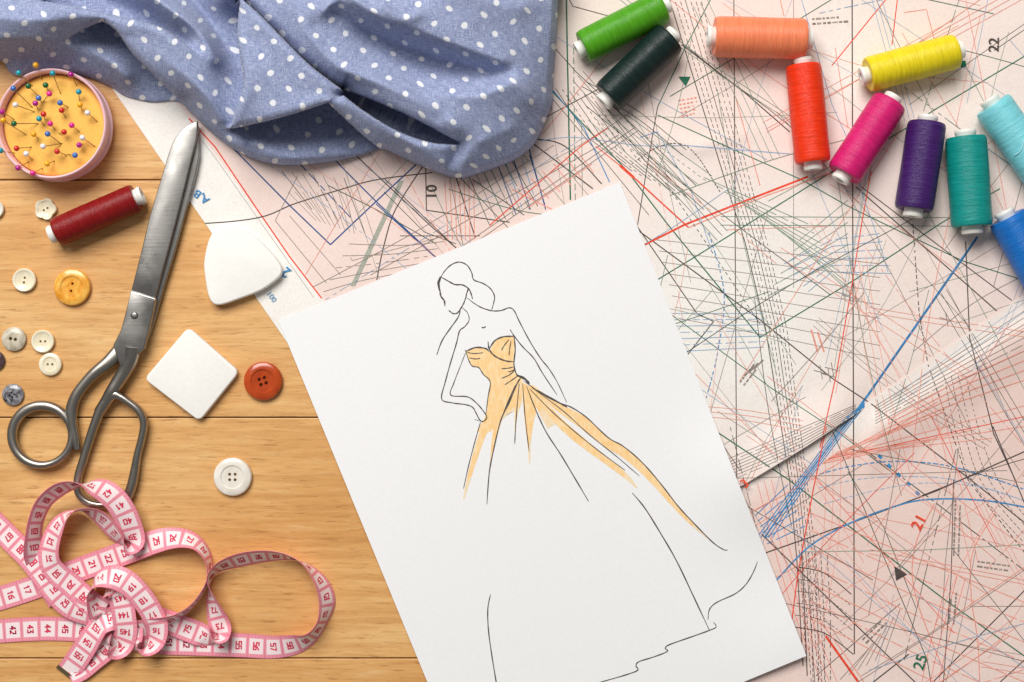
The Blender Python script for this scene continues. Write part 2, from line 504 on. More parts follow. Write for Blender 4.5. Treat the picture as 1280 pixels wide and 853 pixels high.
# --- traced lines
T('k', [(1065, -60), (1066, 300), (1068, 818)], 1.5)
T('k', [(917, -60), (919, 300), (921, 640)], 1.2)
T('K', [(992, -60), (992, 360)], 0.8)
bund = [(837, 0), (875, 124), (912, 244), (931, 302), (957, 411), (987, 600), (996, 700), (1005, 853)]
T('k', [(820, -60)] + bund, 1.2)
for i in range(1, 7):
    T('k', [(820 + 7 * i, -60)] + [(x + o * i, y) for (x, y), o in zip(bund, (6.5, 6, 5, 4.6, 4.4, 3.6, 4, 4.5))], 0.85, D if i not in (3,) else None, step=2.5)
T('k', [(852, 56), (931, 116), (987, 165)], 1.5); T('k', [(850, 52), (905, 96), (960, 136), (990, 160)], 1.0)
T('g', [(915, -60), (888, 0), (857, 59), (822, 134)], 1.2); T('k', [(822, 134), (812, 190), (797, 281)], 1.2)
T('g', [(822, 144), (901, 180), (1002, 225), (1062, 259), (1130, 292), (1205, 327), (1300, 357)], 1.3)
T('g', [(1400, 0), (1290, 65), (1169, 137), (1132, 161), (1030, 221), (871, 320), (820, 351)], 1.5)
T('g', [(1250, 236), (1175, 280), (1070, 349), (950, 422)], 1.5)
T('g', [(640, 62), (691, 115), (784, 214), (834, 280), (950, 422)], 1.6)
T('b', [(691, 113), (730, 160), (762, 228)], 1.3)
T('g', [(837, 392), (965, 486), (1040, 535), (1122, 596)], 1.1)
T('g', [(890, 536), (986, 600), (1069, 664), (1181, 750), (1280, 820), (1400, 905)], 1.6)
T('D', [(1040, 532), (1125, 595), (1170, 629), (1280, 713), (1400, 800)], 1.3, (7, 2))
T('k', [(795, 281), (871, 392), (892, 402), (860, 443)], 1.3)
T('k', [(792, 278), (800, 290), (950, 400), (1040, 473), (1089, 505), (1212, 599), (1280, 653), (1400, 740)], 1.5)
T('k', [(1070, 234), (1145, 300), (1246, 389)], 1.5); T('k', [(1077, 234), (1152, 291), (1265, 376)], 1.3)
T('b', [(1222, 296), (1085, 494), (1072, 512)], 3.0, step=1.5); T('n', [(1221, 299), (1086, 494)], 0.8)
for o in (-6, -3, 0, 3, 6): T('b', [(1082 + o * .4, 504), (1062 + o, 524), (1006 + o, 598), (956 + o * 1.6, 672)], 1.3 if o else 2.2)
for i in range(6): T('b', [(944 + i * 3, 645 + i * 7), (985 + i * 5, 606 + i * 10)], 1.2, (9, 2) if i % 2 else None)
T('r', [(800, 309), (856, 281), (912, 259), (1010, 221)], 2.6); T('R', [(860, 285), (960, 244), (1040, 216)], 1.6)
T('r', [(745, 183), (777, 209)], 1.2); T('r', [(775, 207), (792, 222)], 3.4); T('r', [(790, 220), (860, 284)], 1.9)
T('r', [(1089, 214), (1077, 280), (1064, 362), (1044, 475), (1025, 560)], 1.4); T('r', [(1033, 533), (1016, 615), (997, 720), (988, 790)], 1.5)
T('r', [(1107, 0), (1040, 82)], 1.3); T('r', [(1124, -20), (1115, 56)], 1.3); T('R', [(920, 124), (950, 232)], 1.3)
T('R', [(1130, 16), (1158, 12), (1168, 50)], 1.2); T('R', [(968, -30), (980, 20)], 1.2); T('R', [(1044, 60), (1060, 160)], 1.0)
T('B', [(1000, -20), (1002, 0), (1040, 131), (1060, 175), (1077, 240), (1098, 300), (1110, 340)], 1.1)
T('B', [(856, 182), (991, 193)], 1.4); T('b', [(800, 172), (822, 165)], 1)
T('B', [(822, 165), (864, 240), (890, 315)], 1.1); T('b', [(886, 291), (905, 366), (897, 441), (882, 501)], 1.3, D, True, 2)
T('k', [(955, 692), (1061, 655), (1170, 614), (1280, 565), (1400, 510)], 1.6)
T('b', [(970, 726), (1012, 683), (1061, 655), (1110, 636), (1155, 625), (1219, 625), (1280, 634), (1400, 660)], 2.0, None, True)
T('b', [(1024, 593), (1069, 582), (1125, 577), (1192, 584), (1275, 610), (1380, 650)], 1.5, (6, 2), True, 2)
T('B', [(1024, 610), (1069, 600), (1125, 596), (1192, 600), (1275, 624)], 1.2, (6, 2), True, 2)
T('B', [(1030, 630), (1100, 612), (1160, 604), (1230, 610), (1290, 630)], 1.0, (6, 2), True, 2)
for i, (x, y) in enumerate([(1162, 552), (1110, 535), (1219, 537), (1140, 528), (1285, 520), (1290, 505), (1180, 515), (1240, 548), (1290, 532), (1205, 500)]):
    T('r' if i == 4 else 'R', [(1027 + i * 2, 580 - i * 1.5), (x, y)], 1.1 if i % 3 else 1.4)
for i in range(5): T('b', [(1098 + i * 11.7, 569 + i * 11.4), (1102 + i * 11.7, 573 + i * 11.4)], 4.0)
T('k', [(952, 668), (1144, 853), (1190, 897)], 1.5)
T('k', [(1241, 533), (1279, 625), (1300, 680)], 1.4); T('k', [(1207, 302), (1212, 422), (1242, 542), (1269, 600)], 1.4)
T('k', [(1141, 280), (1149, 392), (1160, 456), (1210, 600), (1280, 690), (1360, 790)], 1.2, D, False, 2.5)
for i in range(4): T('k', [(1180 + i * 9, 470), (1196 + i * 10, 545), (1222 + i * 11, 612), (1300 + i * 10, 700)], 0.8, (4, 3), True, 2)
T('D', [(1040, 537), (1069, 608), (1102, 690), (1159, 825), (1168, 880)], 1.1)
T('k', [(1400, 610), (1280, 739), (1166, 853), (1130, 890)], 1.4); T('k', [(1330, 780), (1250, 853)], 1.3)
for i in range(6): T('k', [(998 - i, 709 + i * 15), (1031, 717 + i * 15), (1064 + i * .5, 743 + i * 15)], 1.3 if i in (0, 5) else 0.8, None if i in (0, 5) else (4, 2), True, 2)
for i in range(6): T('K', [(1050 + i * 11, 850 - i * 6), (1085 + i * 8, 812 - i * 10)], 1.0)
T('k', [(1085, 858), (1136, 818)], 1.6); T('k', [(1020, 845), (1125, 755)], 0.9)
for i in range(7): T('R', [(1012, 641 + i * 22), (1150, 700 + i * 24), (1290, 757 + i * 25)], 1.2, (16, 3) if i % 2 else None)
T('R', [(1168, 630), (1144, 683), (1144, 743), (1182, 845)], 1.4, None, True)
T('R', [(1245, 640), (1216, 690), (1214, 745), (1222, 800), (1225, 860)], 1.3, None, True)
T('k', [(1192, 600), (1189, 720), (1178, 870)], 1.1); T('K', [(1198, 560), (1182, 700), (1176, 800)], 1.0, D)
T('r', [(1032, 795), (1078, 860)], 3.0); T('R', [(1020, 770), (1050, 810), (1092, 870)], 1.2); T('R', [(980, 800), (975, 870)], 2)
for i in range(5): T('k', [(1002 + i * 8, 690 + i), (1006 + i * 8, 770), (1010 + i * 7, 870)], 0.9 if i else 1.3, D if i else None, step=2.5)
T('G', [(1005, 690), (1150, 688), (1300, 680)], 1.0); T('D', [(1060, 590), (1105, 660), (1145, 760)], 0.9)
# top left corner of the sheet
T('r', [(236, 148), (269, 184), (316, 254), (362, 321), (402, 373)], 1.7); T('K', [(240, 160), (268, 196), (392, 372)], 0.6)
T('n', [(262, 155), (280, 174), (362, 257), (413, 306), (470, 252), (520, 206)], 1.7)
T('n', [(400, 180), (429, 211), (470, 252), (545, 322)], 1.6); T('n', [(370, 200), (386, 217), (438, 272)], 1.3, (9, 2))
T('k', [(228, 281), (290, 277), (332, 270), (368, 255), (423, 238), (470, 225), (540, 216)], 1.4, None, True)
T('K', [(344, 276), (408, 354)], 1.0); T('K', [(372, 220), (344, 276)], 0.9); T('K', [(362, 270), (426, 344)], 0.9)
for i in range(8): T('K' if i % 3 else 'k', [(352 + i * 13, 214 + i * 1.5), (390 + i * 11, 262 + i * 5)], 0.8, (8, 2) if i % 2 else None)
for i in range(9): T('K', [(360 + i * 9, 240), (395 + i * 6, 276 + i * 2)], 0.7)
for i in range(5): T('k', [(270 + i * 6, 158), (300 + i * 7, 190)], 0.8)
for o in (-2.6, -1.3, 0, 1.3, 2.6): T('G', [(502 + o, 226), (441 + o, 358)], 0.8)
T('k', [(530, 206), (505, 244), (490, 272), (478, 315), (471, 350)], 1.4, None, True); T('k', [(440, 190), (540, 284), (570, 310)], 1.4)
T('D', [(410, 232), (470, 262), (545, 305)], 1.1); T('D', [(480, 240), (530, 290), (570, 305)], 0.9)
for i in range(5): T('K', [(404 + i * 8, 365 - i * 15), (452 + i * 12, 351 - i * 11), (520 + i * 9, 338 - i * 9)], 0.9, None if i == 0 else (9, 3), True)
T('K', [(438, 322), (440, 326), (560, 294)], 0.8); T('k', [(500, 295), (600, 295)], 0.9)
T('k', [(532, 205), (533, 263), (637, 278)], 1.3); T('k', [(570, 222), (594, 297)], 1.4); T('k', [(481, 224), (566, 306)], 1.2)
T('n', [(470, 255), (542, 320)], 1.3)
for i in range(7): T('R', [(556 + i * 6, 226), (560 + i * 5.5, 300)], 1.1)
for i in range(7): T(('D', 'K', 'g')[i % 3], [(585 + i * 9, 218 - i * 3), (612 + i * 10, 282 - i * 4)], 0.9, (7, 2) if i % 2 else None)
T('D', [(590, 224), (655, 269)], 1.1); T('D', [(575, 222), (640, 290)], 0.9)
for i in range(5): T(('n', 'B')[i % 2], [(622 + i * 10, 206 - i * 3), (645 + i * 9, 268 - i * 3)], 1.2, (10, 3) if i % 2 else None)
T('n', [(661, 185), (682, 262)], 1.3); T('k', [(660, 175), (741, 236)], 1.5); T('k', [(668, 174), (706, 183), (752, 230)], 1.4, None, True)
T('g', [(707, -60), (709, 60), (713, 250)], 1.8); T('g', [(717, 60), (719, 250)], 0.9, (9, 3)); T('G', [(727, 150), (728, 245)], 0.9, D)
T('r', [(612, 282), (726, 183), (760, 160)], 1.3); T('R', [(640, 237), (690, 262)], 1.4); T('R', [(660, 260), (740, 205)], 1.1)
for i in range(6): T('R', [(650 + i * 14, 232 - i * 9), (672 + i * 14, 256 - i * 8)], 1.2)
T('D', [(640, 0), (720, 90), (800, 165), (870, 232)], 1.0); T('k', [(676, 150), (760, 105)], 1.0)
T('B', [(675, 176), (720, 172), (800, 182), (856, 182)], 1.0, None, True); T('k', [(702, -20), (716, 8), (760, 20)], 1.0)
for i in range(7): T('D', [(694 + i * 9, 110 + i * 2), (735 + i * 12, 172 + i * 5), (790 + i * 12, 214 + i * 6)], 0.8, (6, 3) if i % 2 else None)
for i in range(6): T('G', [(735 + i * 10, 150 - i), (850 + i * 8, 250 - i * 6)], 0.9, (6, 2))
T('D', [(840, 240), (900, 330), (950, 405)], 1.0, (6, 2)); T('D', [(800, 190), (880, 262)], 0.9)
# dark curled crease mark by the dark green spool
T('k', [(790, 205), (820, 185), (850, 180), (872, 196), (900, 240)], 1.1, (3, 1.5), True, 1.5)
# right hand field
for i in range(9): T('G', [(880 + i * 13, 222 + i * 9), (1010 + i * 8, 280 + i * 12)], 1.0, (12, 3) if i % 2 else None)
for i in range(6): T('G', [(1060, 250 + i * 14), (1000 - i * 8, 300 + i * 14)], 0.9)
for i in range(6): T('B', [(980 + i * 6, 330 + i * 7), (1040, 300 + i * 8), (1100 + i * 3, 292 + i * 10)], 1.0, None if i % 2 else (8, 2))
for i in range(7): T('B', [(838, 392 + i * 8), (955, 392 + i * 7)], 0.9, (10, 4) if i % 2 else None)
for i in range(8): T('K', [(820 + i * 4, 300 + i * 14), (940 + i * 6, 312 + i * 16), (1100, 330 + i * 17)], 0.7)
for i in range(8): T('K', [(905 + i * 2, 576 + i * 3.2), (1000, 536 + i * 4), (1070, 506 + i * 2)], 0.8, (8, 2) if i % 2 else None)
for i in range(7): T('K', [(1094, 508 + i * 3.6), (1190, 448 + i * 5.5), (1300, 376 + i * 9)], 0.9, (8, 2) if i % 2 else None)
for i in range(4): T('R', [(1110, 525 + i * 5), (1200, 475 + i * 9), (1300, 430 + i * 13)], 1.2)
for (x, y) in ((1054, 368), (1062, 372), (1036, 470), (1026, 466), (1040, 462), (1183, 400)):
    T('K', [(x - 9, y - 3), (x + 9, y + 2)], 1.1); T('K', [(x - 1, y - 9), (x + 2, y + 8)], 1.1)
for i in range(5): T('R', [(848 + i * 1, 126 + i * 5), (872 - i, 122 + i * 5)], 2.0, (3, 2), False, 1.5)
for i in range(2): T('R', [(1014 + i * 8, 412 + i * 3), (1022 + i * 8, 440)], 2.2)
for i in range(3): T('K', [(930 + i * 6, 470 - i * 4), (942 + i * 6, 458 - i * 4)], 2.0)
# fields of finer construction lines
NO_MARGIN[0] = True
rp = random.Random(21)
fields = [(1180, 40, 90, 60, 12), (1000, 100, 80, 60, 9), (880, 100, 60, 60, 7), (760, 170, 60, 30, 7), (900, 450, 80, 60, 12), (1150, 380, 80, 60, 14),
          (1200, 420, 70, 50, 10), (1050, 300, 80, 50, 9), (1180, 580, 90, 40, 12), (1090, 700, 80, 60, 8), (1230, 720, 60, 70, 12), (1200, 810, 70, 40, 10),
          (1010, 640, 40, 60, 8), (960, 540, 60, 40, 8), (620, 240, 70, 20, 6), (460, 270, 60, 40, 6), (1250, 200, 40, 80, 6), (1120, 470, 40, 20, 5),
          (1380, 300, 30, 200, 8), (1360, 700, 30, 150, 8)]
angs = [12, 33, -32, 62, 75, -58, 100, -75, 48, 0]
for fx, fy, sx, sy, n in fields:
    for _ in range((n + 1) // 2):
        x, y = fx + rp.uniform(-sx, sx), fy + rp.uniform(-sy, sy)
        a = math.radians(rp.choice(angs) + rp.uniform(-4, 4)); L = rp.uniform(60, 190)
        key = rp.choice('KKGGgRRBDK' if fy < 500 else 'KKRRRRrDBK'); w = rp.uniform(0.4, 0.85)
        m = rp.choice((1, 1, 1, 2, 3)); sp = rp.uniform(5, 11); dash = None
        cu = rp.uniform(-0.12, 0.12) * L if rp.random() < .35 else 0
        for q in range(m):
            ox, oy = -math.sin(a) * sp * q, math.cos(a) * sp * q
            dx, dy = math.cos(a) * L, math.sin(a) * L
            p0, p2 = (x + ox - dx, y + oy - dy), (x + ox + dx, y + oy + dy)
            p1 = (x + ox - math.sin(a) * cu, y + oy + math.cos(a) * cu)
            T(key, [p0, p1, p2], w, dash, bool(cu), 3.0)
# long thin construction lines running right across the sheets
for _ in range(105):
    x, y = rp.uniform(780, 1330), rp.uniform(-40, 880)
    if _ % 9 == 0: x, y = rp.uniform(420, 760), rp.uniform(150, 330)
    a = math.radians(rp.choice((33, 36, -33, -30, 76, 80, 62, 58, 101, 105, 14, -16, 50, -48)) + rp.uniform(-3, 3)); L = rp.uniform(60, 210)
    key = rp.choice('KGGDgRRBB') if y < 500 else rp.choice('KKRRRrkDB')
    cu = rp.uniform(-0.05, 0.05) * L
    dx, dy = math.cos(a) * L, math.sin(a) * L
    T(key, [(x - dx, y - dy), (x - math.sin(a) * cu, y + math.cos(a) * cu), (x + dx, y + dy)], rp.uniform(0.45, 0.85), (8, 2.5) if rp.random() < .2 else None, True, 4.0)
# lines of print too small to read: rows of tiny marks
def fine_print(x, y, ang, rows, length, key='K'):
    a = math.radians(ang); d = (math.cos(a), math.sin(a)); n = (-d[1], d[0])
    for r in range(rows):
        s = 0
        L = length * rp.uniform(.7, 1)
        while s < L:
            w = rp.uniform(2, 7)
            bx, by = x + d[0] * s + n[0] * r * 6, y + d[1] * s + n[1] * r * 6
            T(key, [(bx, by), (bx + d[0] * w, by + d[1] * w)], rp.uniform(1.6, 2.6), (1.2, .7), False, .6); s += w + 1.8
fine_print(1015, 24, -4, 2, 42); fine_print(1192, 695, -88, 2, 70); fine_print(1186, 780, -85, 2, 40); fine_print(1222, 702, 8, 2, 44)
fine_print(1078, 800, -45, 2, 34); fine_print(925, 478, -52, 2, 26)
names = {'k': 'black', 'K': 'grey', 'g': 'green', 'G': 'pale green', 'r': 'red', 'R': 'pale red', 'b': 'blue', 'B': 'pale blue', 'n': 'navy', 'D': 'dark green'}
for (sh, key), V in RB.V.items():
    o = mesh_obj("printed_lines", V, RB.F[(sh, key)], INKS[key], shA if sh == 'A' else shB, smooth=False)
    tag(o, "%s construction lines printed on the pattern" % names[key], kind="stuff")

def text_mesh(body, size):
    cu = bpy.data.curves.new("txt", 'FONT'); cu.body = body; cu.size = size; cu.align_x = 'CENTER'; cu.align_y = 'CENTER'; cu.offset = size * 0.012
    to = bpy.data.objects.new("txt", cu); COL.objects.link(to)
    dg = bpy.context.evaluated_depsgraph_get(); me = bpy.data.meshes.new_from_object(to.evaluated_get(dg))
    bpy.data.objects.remove(to); bpy.data.curves.remove(cu)
    return me
def print_text(body, px, py, h_px, ang, key, parent, zf):
    me = text_mesh(body, h_px * PX * 1.4)
    z = max(zf(px + dx, py + dy) for dx in (-12, 0, 12) for dy in (-12, 0, 12)) + 0.0005
    o = link_mesh("printed_number", me, INKS[key], parent, smooth=False)
    o.location = U(px, py, z); o.rotation_euler = (0, 0, math.radians(ang)); return o
print_text("22", 1243, 56, 13, 88, 'k', shA, zA); print_text("10", 540, 240, 13, 90, 'k', shA, zA)
print_text("21", 1149, 653, 14, 62, 'r', shB, zB); print_text("25", 1151, 828, 14, 72, 'g', shB, zB)
print_text("A,B", 252, 246, 10, 143, 'b', shA, zA); print_text("2", 358, 340, 13, 140, 'b', shA, zA)
print_text("100", 339, 371, 7, -52, 'B', shA, zA); print_text("3", 931, 605, 12, 40, 'r', shB, lambda x, y: zA(x, 600) )
def print_mark(px, py, pts, key, parent, zf):
    z = zf(px, py) + 0.0004
    o = mesh_obj("printed_mark", [U(px + x, py + y, z) for x, y in pts], [tuple(range(len(pts)))], INKS[key], parent, smooth=False)
print_mark(856, 101, [(-8, -5), (1, 7), (7, -5)], 'g', shA, zA); print_mark(1124, 717, [(-6, -9), (-4, 9), (10, 1)], 'k', shB, zB)
print_mark(1204, 80, [(-4, -3), (-3, 5), (4, 3), (3, -4)], 'g', shA, zA)

# ------------------------------------------------------------------ sketch on white paper
def zS(x, y):
    z = 0.0013 + 0.0052 * math.exp(-(((x - 940) / 75) ** 2 + ((y - 596) / 75) ** 2))
    z += 0.0040 * math.exp(-(((x - 1008) / 90) ** 2 + ((y - 820) / 90) ** 2)) + 0.0005 * math.sin(x * .009 + y * .006) + 0.0006 * (1 + math.sin(x * .017 - y * .008))
    return z
SK = [(348, 401), (775, 228), (1008, 820), (592, 993)]
def posS(u, v):
    a = np.array(SK[0]) * (1 - u) + np.array(SK[1]) * u; b = np.array(SK[3]) * (1 - u) + np.array(SK[2]) * u
    p = a * (1 - v) + b * v; return float(p[0]), float(p[1])
sk = sheet("sketch_paper", PAPER, posS, zS, 90, 125, 0.00016)
tag(sk, "white sheet of paper with an ink sketch of a woman in an orange evening gown", "paper")
SKV, SKF = [], []; skn = [0]
def sline(pts, w=1.5, smooth=True, taper=True):
    skn[0] += 1; off = 0.00015 + skn[0] * 0.0000008
    P = catmull(pts, 8) if smooth and len(pts) > 2 else [np.array(p, float) for p in pts]
    # resample
    Q = [P[0]]
    for a, b in zip(P, P[1:]):
        n = max(1, int(np.hypot(*(b - a)) / 4)); Q += [a + (b - a) * (i + 1) / n for i in range(n)]
    m = len(Q); o = len(SKV)
    for i, p in enumerate(Q):
        d = Q[min(i + 1, m - 1)] - Q[max(i - 1, 0)]; L = np.hypot(*d) or 1; nn = np.array((-d[1], d[0])) / L
        e = min(i, m - 1 - i) / max(1, m - 1)
        ww = 0.88 * w * (0.55 + 0.45 * min(1, e * 6) if taper else 1) * (1 + 0.16 * math.sin(i * 0.9 + skn[0]))
        for s in (1, -1):
            q = p + nn * s * ww / 2; SKV.append(U(q[0], q[1], zS(q[0], q[1]) + off))
    for i in range(m - 1): SKF.append((o + 2 * i, o + 2 * i + 1, o + 2 * i + 3, o + 2 * i + 2))
a_ = lambda *p: [(500 + x / 3.708, 310 + y / 3.708) for x, y in p]
b_ = lambda *p: [(540 + x / 3.0476, 460 + y / 3.0476) for x, y in p]
c_ = lambda *p: [(540 + x / 2.6667, 600 + y / 2.6667) for x, y in p]
sline(a_((190, 135), (205, 110), (235, 80), (273, 66), (310, 80), (332, 115), (342, 148), (385, 165), (420, 190), (438, 225), (432, 262), (425, 287)))
sline(a_((187, 132), (176, 165), (185, 200), (190, 225), (205, 245), (208, 270)), 2.2); sline(a_((190, 135), (182, 160), (182, 195)), 1.8)
sline(a_((190, 135), (225, 155), (255, 170), (290, 172), (318, 190), (330, 215), (336, 237)), 1.8); sline(a_((318, 185), (308, 215), (305, 235)), 1.6)
sline(a_((228, 292), (245, 304), (265, 302), (285, 275), (298, 250), (306, 225)), 1.6); sline(a_((226, 290), (236, 298)), 2.6)
sline(a_((312, 232), (345, 258), (385, 280), (430, 292), (470, 290), (505, 278), (528, 290), (555, 345), (600, 430), (650, 510), (690, 560), (730, 625), (772, 716)))
sline(a_((287, 277), (312, 300), (320, 335), (300, 365), (276, 385), (262, 440), (235, 530), (210, 620), (193, 700), (240, 718), (300, 726), (335, 738), (352, 765), (368, 795), (385, 805), (402, 785), (385, 755), (350, 715), (310, 690), (235, 682), (250, 625), (275, 560), (303, 488)))
sline(a_((345, 795), (370, 803)), 1.3); sline(a_((280, 280), (270, 320), (235, 370), (195, 430), (170, 497)))
sline(a_((378, 368), (388, 370), (398, 364)), 1.6); sline(a_((510, 378), (530, 410), (570, 460), (620, 512), (660, 580), (728, 682)))
sline(a_((408, 435), (412, 465), (425, 488), (450, 508), (490, 524), (526, 528)), 2.0); sline(a_((412, 470), (440, 430), (480, 412), (528, 410)), 1.9)
sline(a_((528, 410), (534, 470), (528, 540), (540, 585), (560, 602)), 1.7); sline(a_((305, 480), (350, 462), (395, 466), (412, 480)), 2.0)
sline(a_((305, 480), (318, 520), (335, 548), (365, 555), (385, 585), (418, 622), (408, 690), (398, 770)), 1.4)
for q in (((312, 485), (345, 490), (385, 486)), ((322, 510), (350, 515), (372, 512)), ((505, 425), (485, 450), (470, 475)), ((515, 430), (508, 470), (505, 500)),
          ((470, 560), (500, 558), (525, 552)), ((470, 605), (505, 590), (535, 565)), ((485, 635), (520, 612), (550, 590)), ((500, 575), (520, 570), (535, 560))):
    sline(a_(*q), 1.3)
sline(a_((540, 590), (575, 605), (600, 630)), 3.2); sline(a_((560, 600), (545, 625), (520, 670), (470, 790)), 1.7)
sline(a_((303, 474), (308, 488)), 3.0); sline(a_((524, 405), (532, 418)), 3.0)
# skirt
sline(b_((185, 205), (165, 275), (140, 370), (120, 460)), 1.2); sline(b_((330, 45), (295, 130), (262, 200), (235, 310), (218, 400), (209, 520)), 1.6)
sline(b_((332, 60), (320, 200), (315, 290)), 1.3); sline(b_((345, 60), (355, 190), (370, 320)), 1.2)
sline(b_((360, 70), (395, 160), (435, 245), (490, 330), (550, 430), (596, 508)), 1.6)
sline(b_((350, 50), (420, 100), (480, 132), (530, 150), (590, 190), (670, 265), (730, 300), (800, 360), (870, 440), (940, 530), (1010, 605), (1070, 665), (1110, 692), (1126, 694)), 1.6)
sline(b_((372, 80), (450, 160), (540, 240), (640, 320), (735, 390)), 1.3); sline(b_((380, 75), (500, 165), (600, 255), (700, 335), (790, 412)), 1.2)
sline(b_((400, 85), (470, 125), (515, 150)), 2.2)
sline(c_((668, 44), (710, 95), (760, 175), (815, 270), (870, 385), (924, 500)), 1.7)
sline(c_((1085, 272), (1070, 310), (1045, 350), (1010, 380), (950, 408), (925, 432), (920, 466)), 1.4)
sline(c_((938, 474), (947, 490), (924, 502), (860, 525), (790, 550), (778, 562), (784, 572), (740, 590), (690, 606), (680, 620), (685, 635), (640, 652), (560, 675), (480, 700)), 1.5)
sline(c_((195, 382), (186, 430), (188, 500), (200, 590), (214, 675), (224, 740)), 1.5)
mesh_obj("ink_drawing", SKV, SKF, SKINK, sk, smooth=False)
# orange colour wash: solid strokes of marker
def mk_wash():
    m = NT("orange_marker"); v = m.coord('Object'); n = m.noise(v, 260, 3, .6); n2 = m.noise(m.coord('Object', scale=(900, 160, 1), rot=(0, 0, .5)), 1, 2)
    c = m.ramp(n, [(0.3, srgb(251, 208, 144)), (0.7, srgb(251, 226, 184))])
    c = m.mix(m.ramp(n2, [(0.35, .5), (0.6, 0.)]), c, srgb(245, 190, 112))
    return m.base(c).set(Roughness=.75, Specular_IOR_Level=.2).m
WASH = mk_wash()
def mk_wash2():
    m = NT("orange_marker_thin"); n = m.noise(m.coord('Object'), 400, 3, .6)
    return m.base(m.ramp(n, [(0.3, srgb(244, 212, 160)), (0.7, srgb(242, 226, 200))])).set(Roughness=.75, Specular_IOR_Level=.2).m
WASH2 = mk_wash2()
WV, WF, WI = [], [], []; wn = [0]
def wash(pts, thin=0):
    wn[0] += 1; off = 0.000030 + wn[0] * 0.000009
    bm = bmesh.new()
    bm.faces.new([bm.verts.new((p[0], p[1], 0)) for p in pts]); bmesh.ops.triangulate(bm, faces=bm.faces[:])
    for _ in range(6):
        lng = [e for e in bm.edges if e.calc_length() > 7]
        if not lng: break
        bmesh.ops.subdivide_edges(bm, edges=lng, cuts=1); bmesh.ops.triangulate(bm, faces=[f for f in bm.faces if len(f.verts) > 3])
    o = len(WV); bm.verts.index_update()
    for v in bm.verts: WV.append(U(v.co.x, v.co.y, zS(v.co.x, v.co.y) + off))
    for f in bm.faces: WF.append(tuple(o + v.index for v in f.verts)); WI.append(thin)
    bm.free()
# thin fringes first, full colour above
wash(a_((305, 480), (350, 463), (395, 468), (414, 480), (440, 432), (480, 414), (528, 411), (534, 470), (528, 545), (542, 588), (575, 605), (520, 700), (480, 780), (420, 853), (355, 853), (385, 800), (402, 785), (408, 690), (418, 622), (385, 585), (365, 555), (335, 548), (318, 520)))
def strip(L, Rr, fade=1):
    wn[0] += 1; off = 0.000030 + wn[0] * 0.000009
    Lc, Rc = catmull(b_(*L), 8), catmull(b_(*Rr), 8); n = len(Lc); o = len(WV); w = 5
    for i in range(n):
        for k in range(w):
            p = Lc[i] + (Rc[i] - Lc[i]) * k / (w - 1); WV.append(U(p[0], p[1], zS(p[0], p[1]) + off))
    for i in range(n - 1):
        for k in range(w - 1):
            q = o + i * w + k; WF.append((q, q + w, q + w + 1, q + 1)); WI.append(1 if i > (n - 1) - 8 * fade - (k * 5 % 4) else 0)
strip(((222, 55), (218, 130), (200, 190), (172, 270), (150, 350), (131, 430), (118, 500)), ((330, 46), (290, 130), (240, 200), (204, 262), (172, 350), (146, 430), (124, 498)))
strip(((240, 120), (238, 200), (229, 260), (223, 330), (217, 400)), ((298, 116), (268, 196), (250, 256), (234, 320), (220, 400)))
strip(((300, 110), (276, 165), (262, 205)), ((345, 60), (335, 150), (290, 172)))
strip(((318, 120), (315, 190), (315, 250)), ((342, 130), (326, 180), (319, 250)))
strip(((338, 52), (346, 130), (355, 220), (365, 300), (369, 365)), ((366, 66), (396, 150), (386, 212), (376, 290), (374, 365)))
strip(((362, 66), (402, 160), (440, 232)), ((376, 72), (440, 140), (476, 210)))
strip(((372, 72), (455, 196), (540, 278), (640, 352), (735, 422), (776, 458)), ((382, 72), (480, 178), (570, 260), (680, 350), (748, 408), (782, 456)))
strip(((376, 70), (470, 160), (560, 226), (650, 296), (720, 337), (785, 390), (850, 456), (915, 528), (985, 598), (1060, 658)), ((378, 62), (480, 132), (590, 190), (670, 264), (735, 304), (805, 366), (872, 442), (942, 532), (1012, 608), (1062, 656)))
wm = bpy.data.meshes.new("colour_wash"); wm.from_pydata(WV, [], WF); wm.materials.append(WASH); wm.materials.append(WASH2)
wm.polygons.foreach_set("material_index", WI)
link_mesh("colour_wash", wm, WASH, sk, smooth=False)

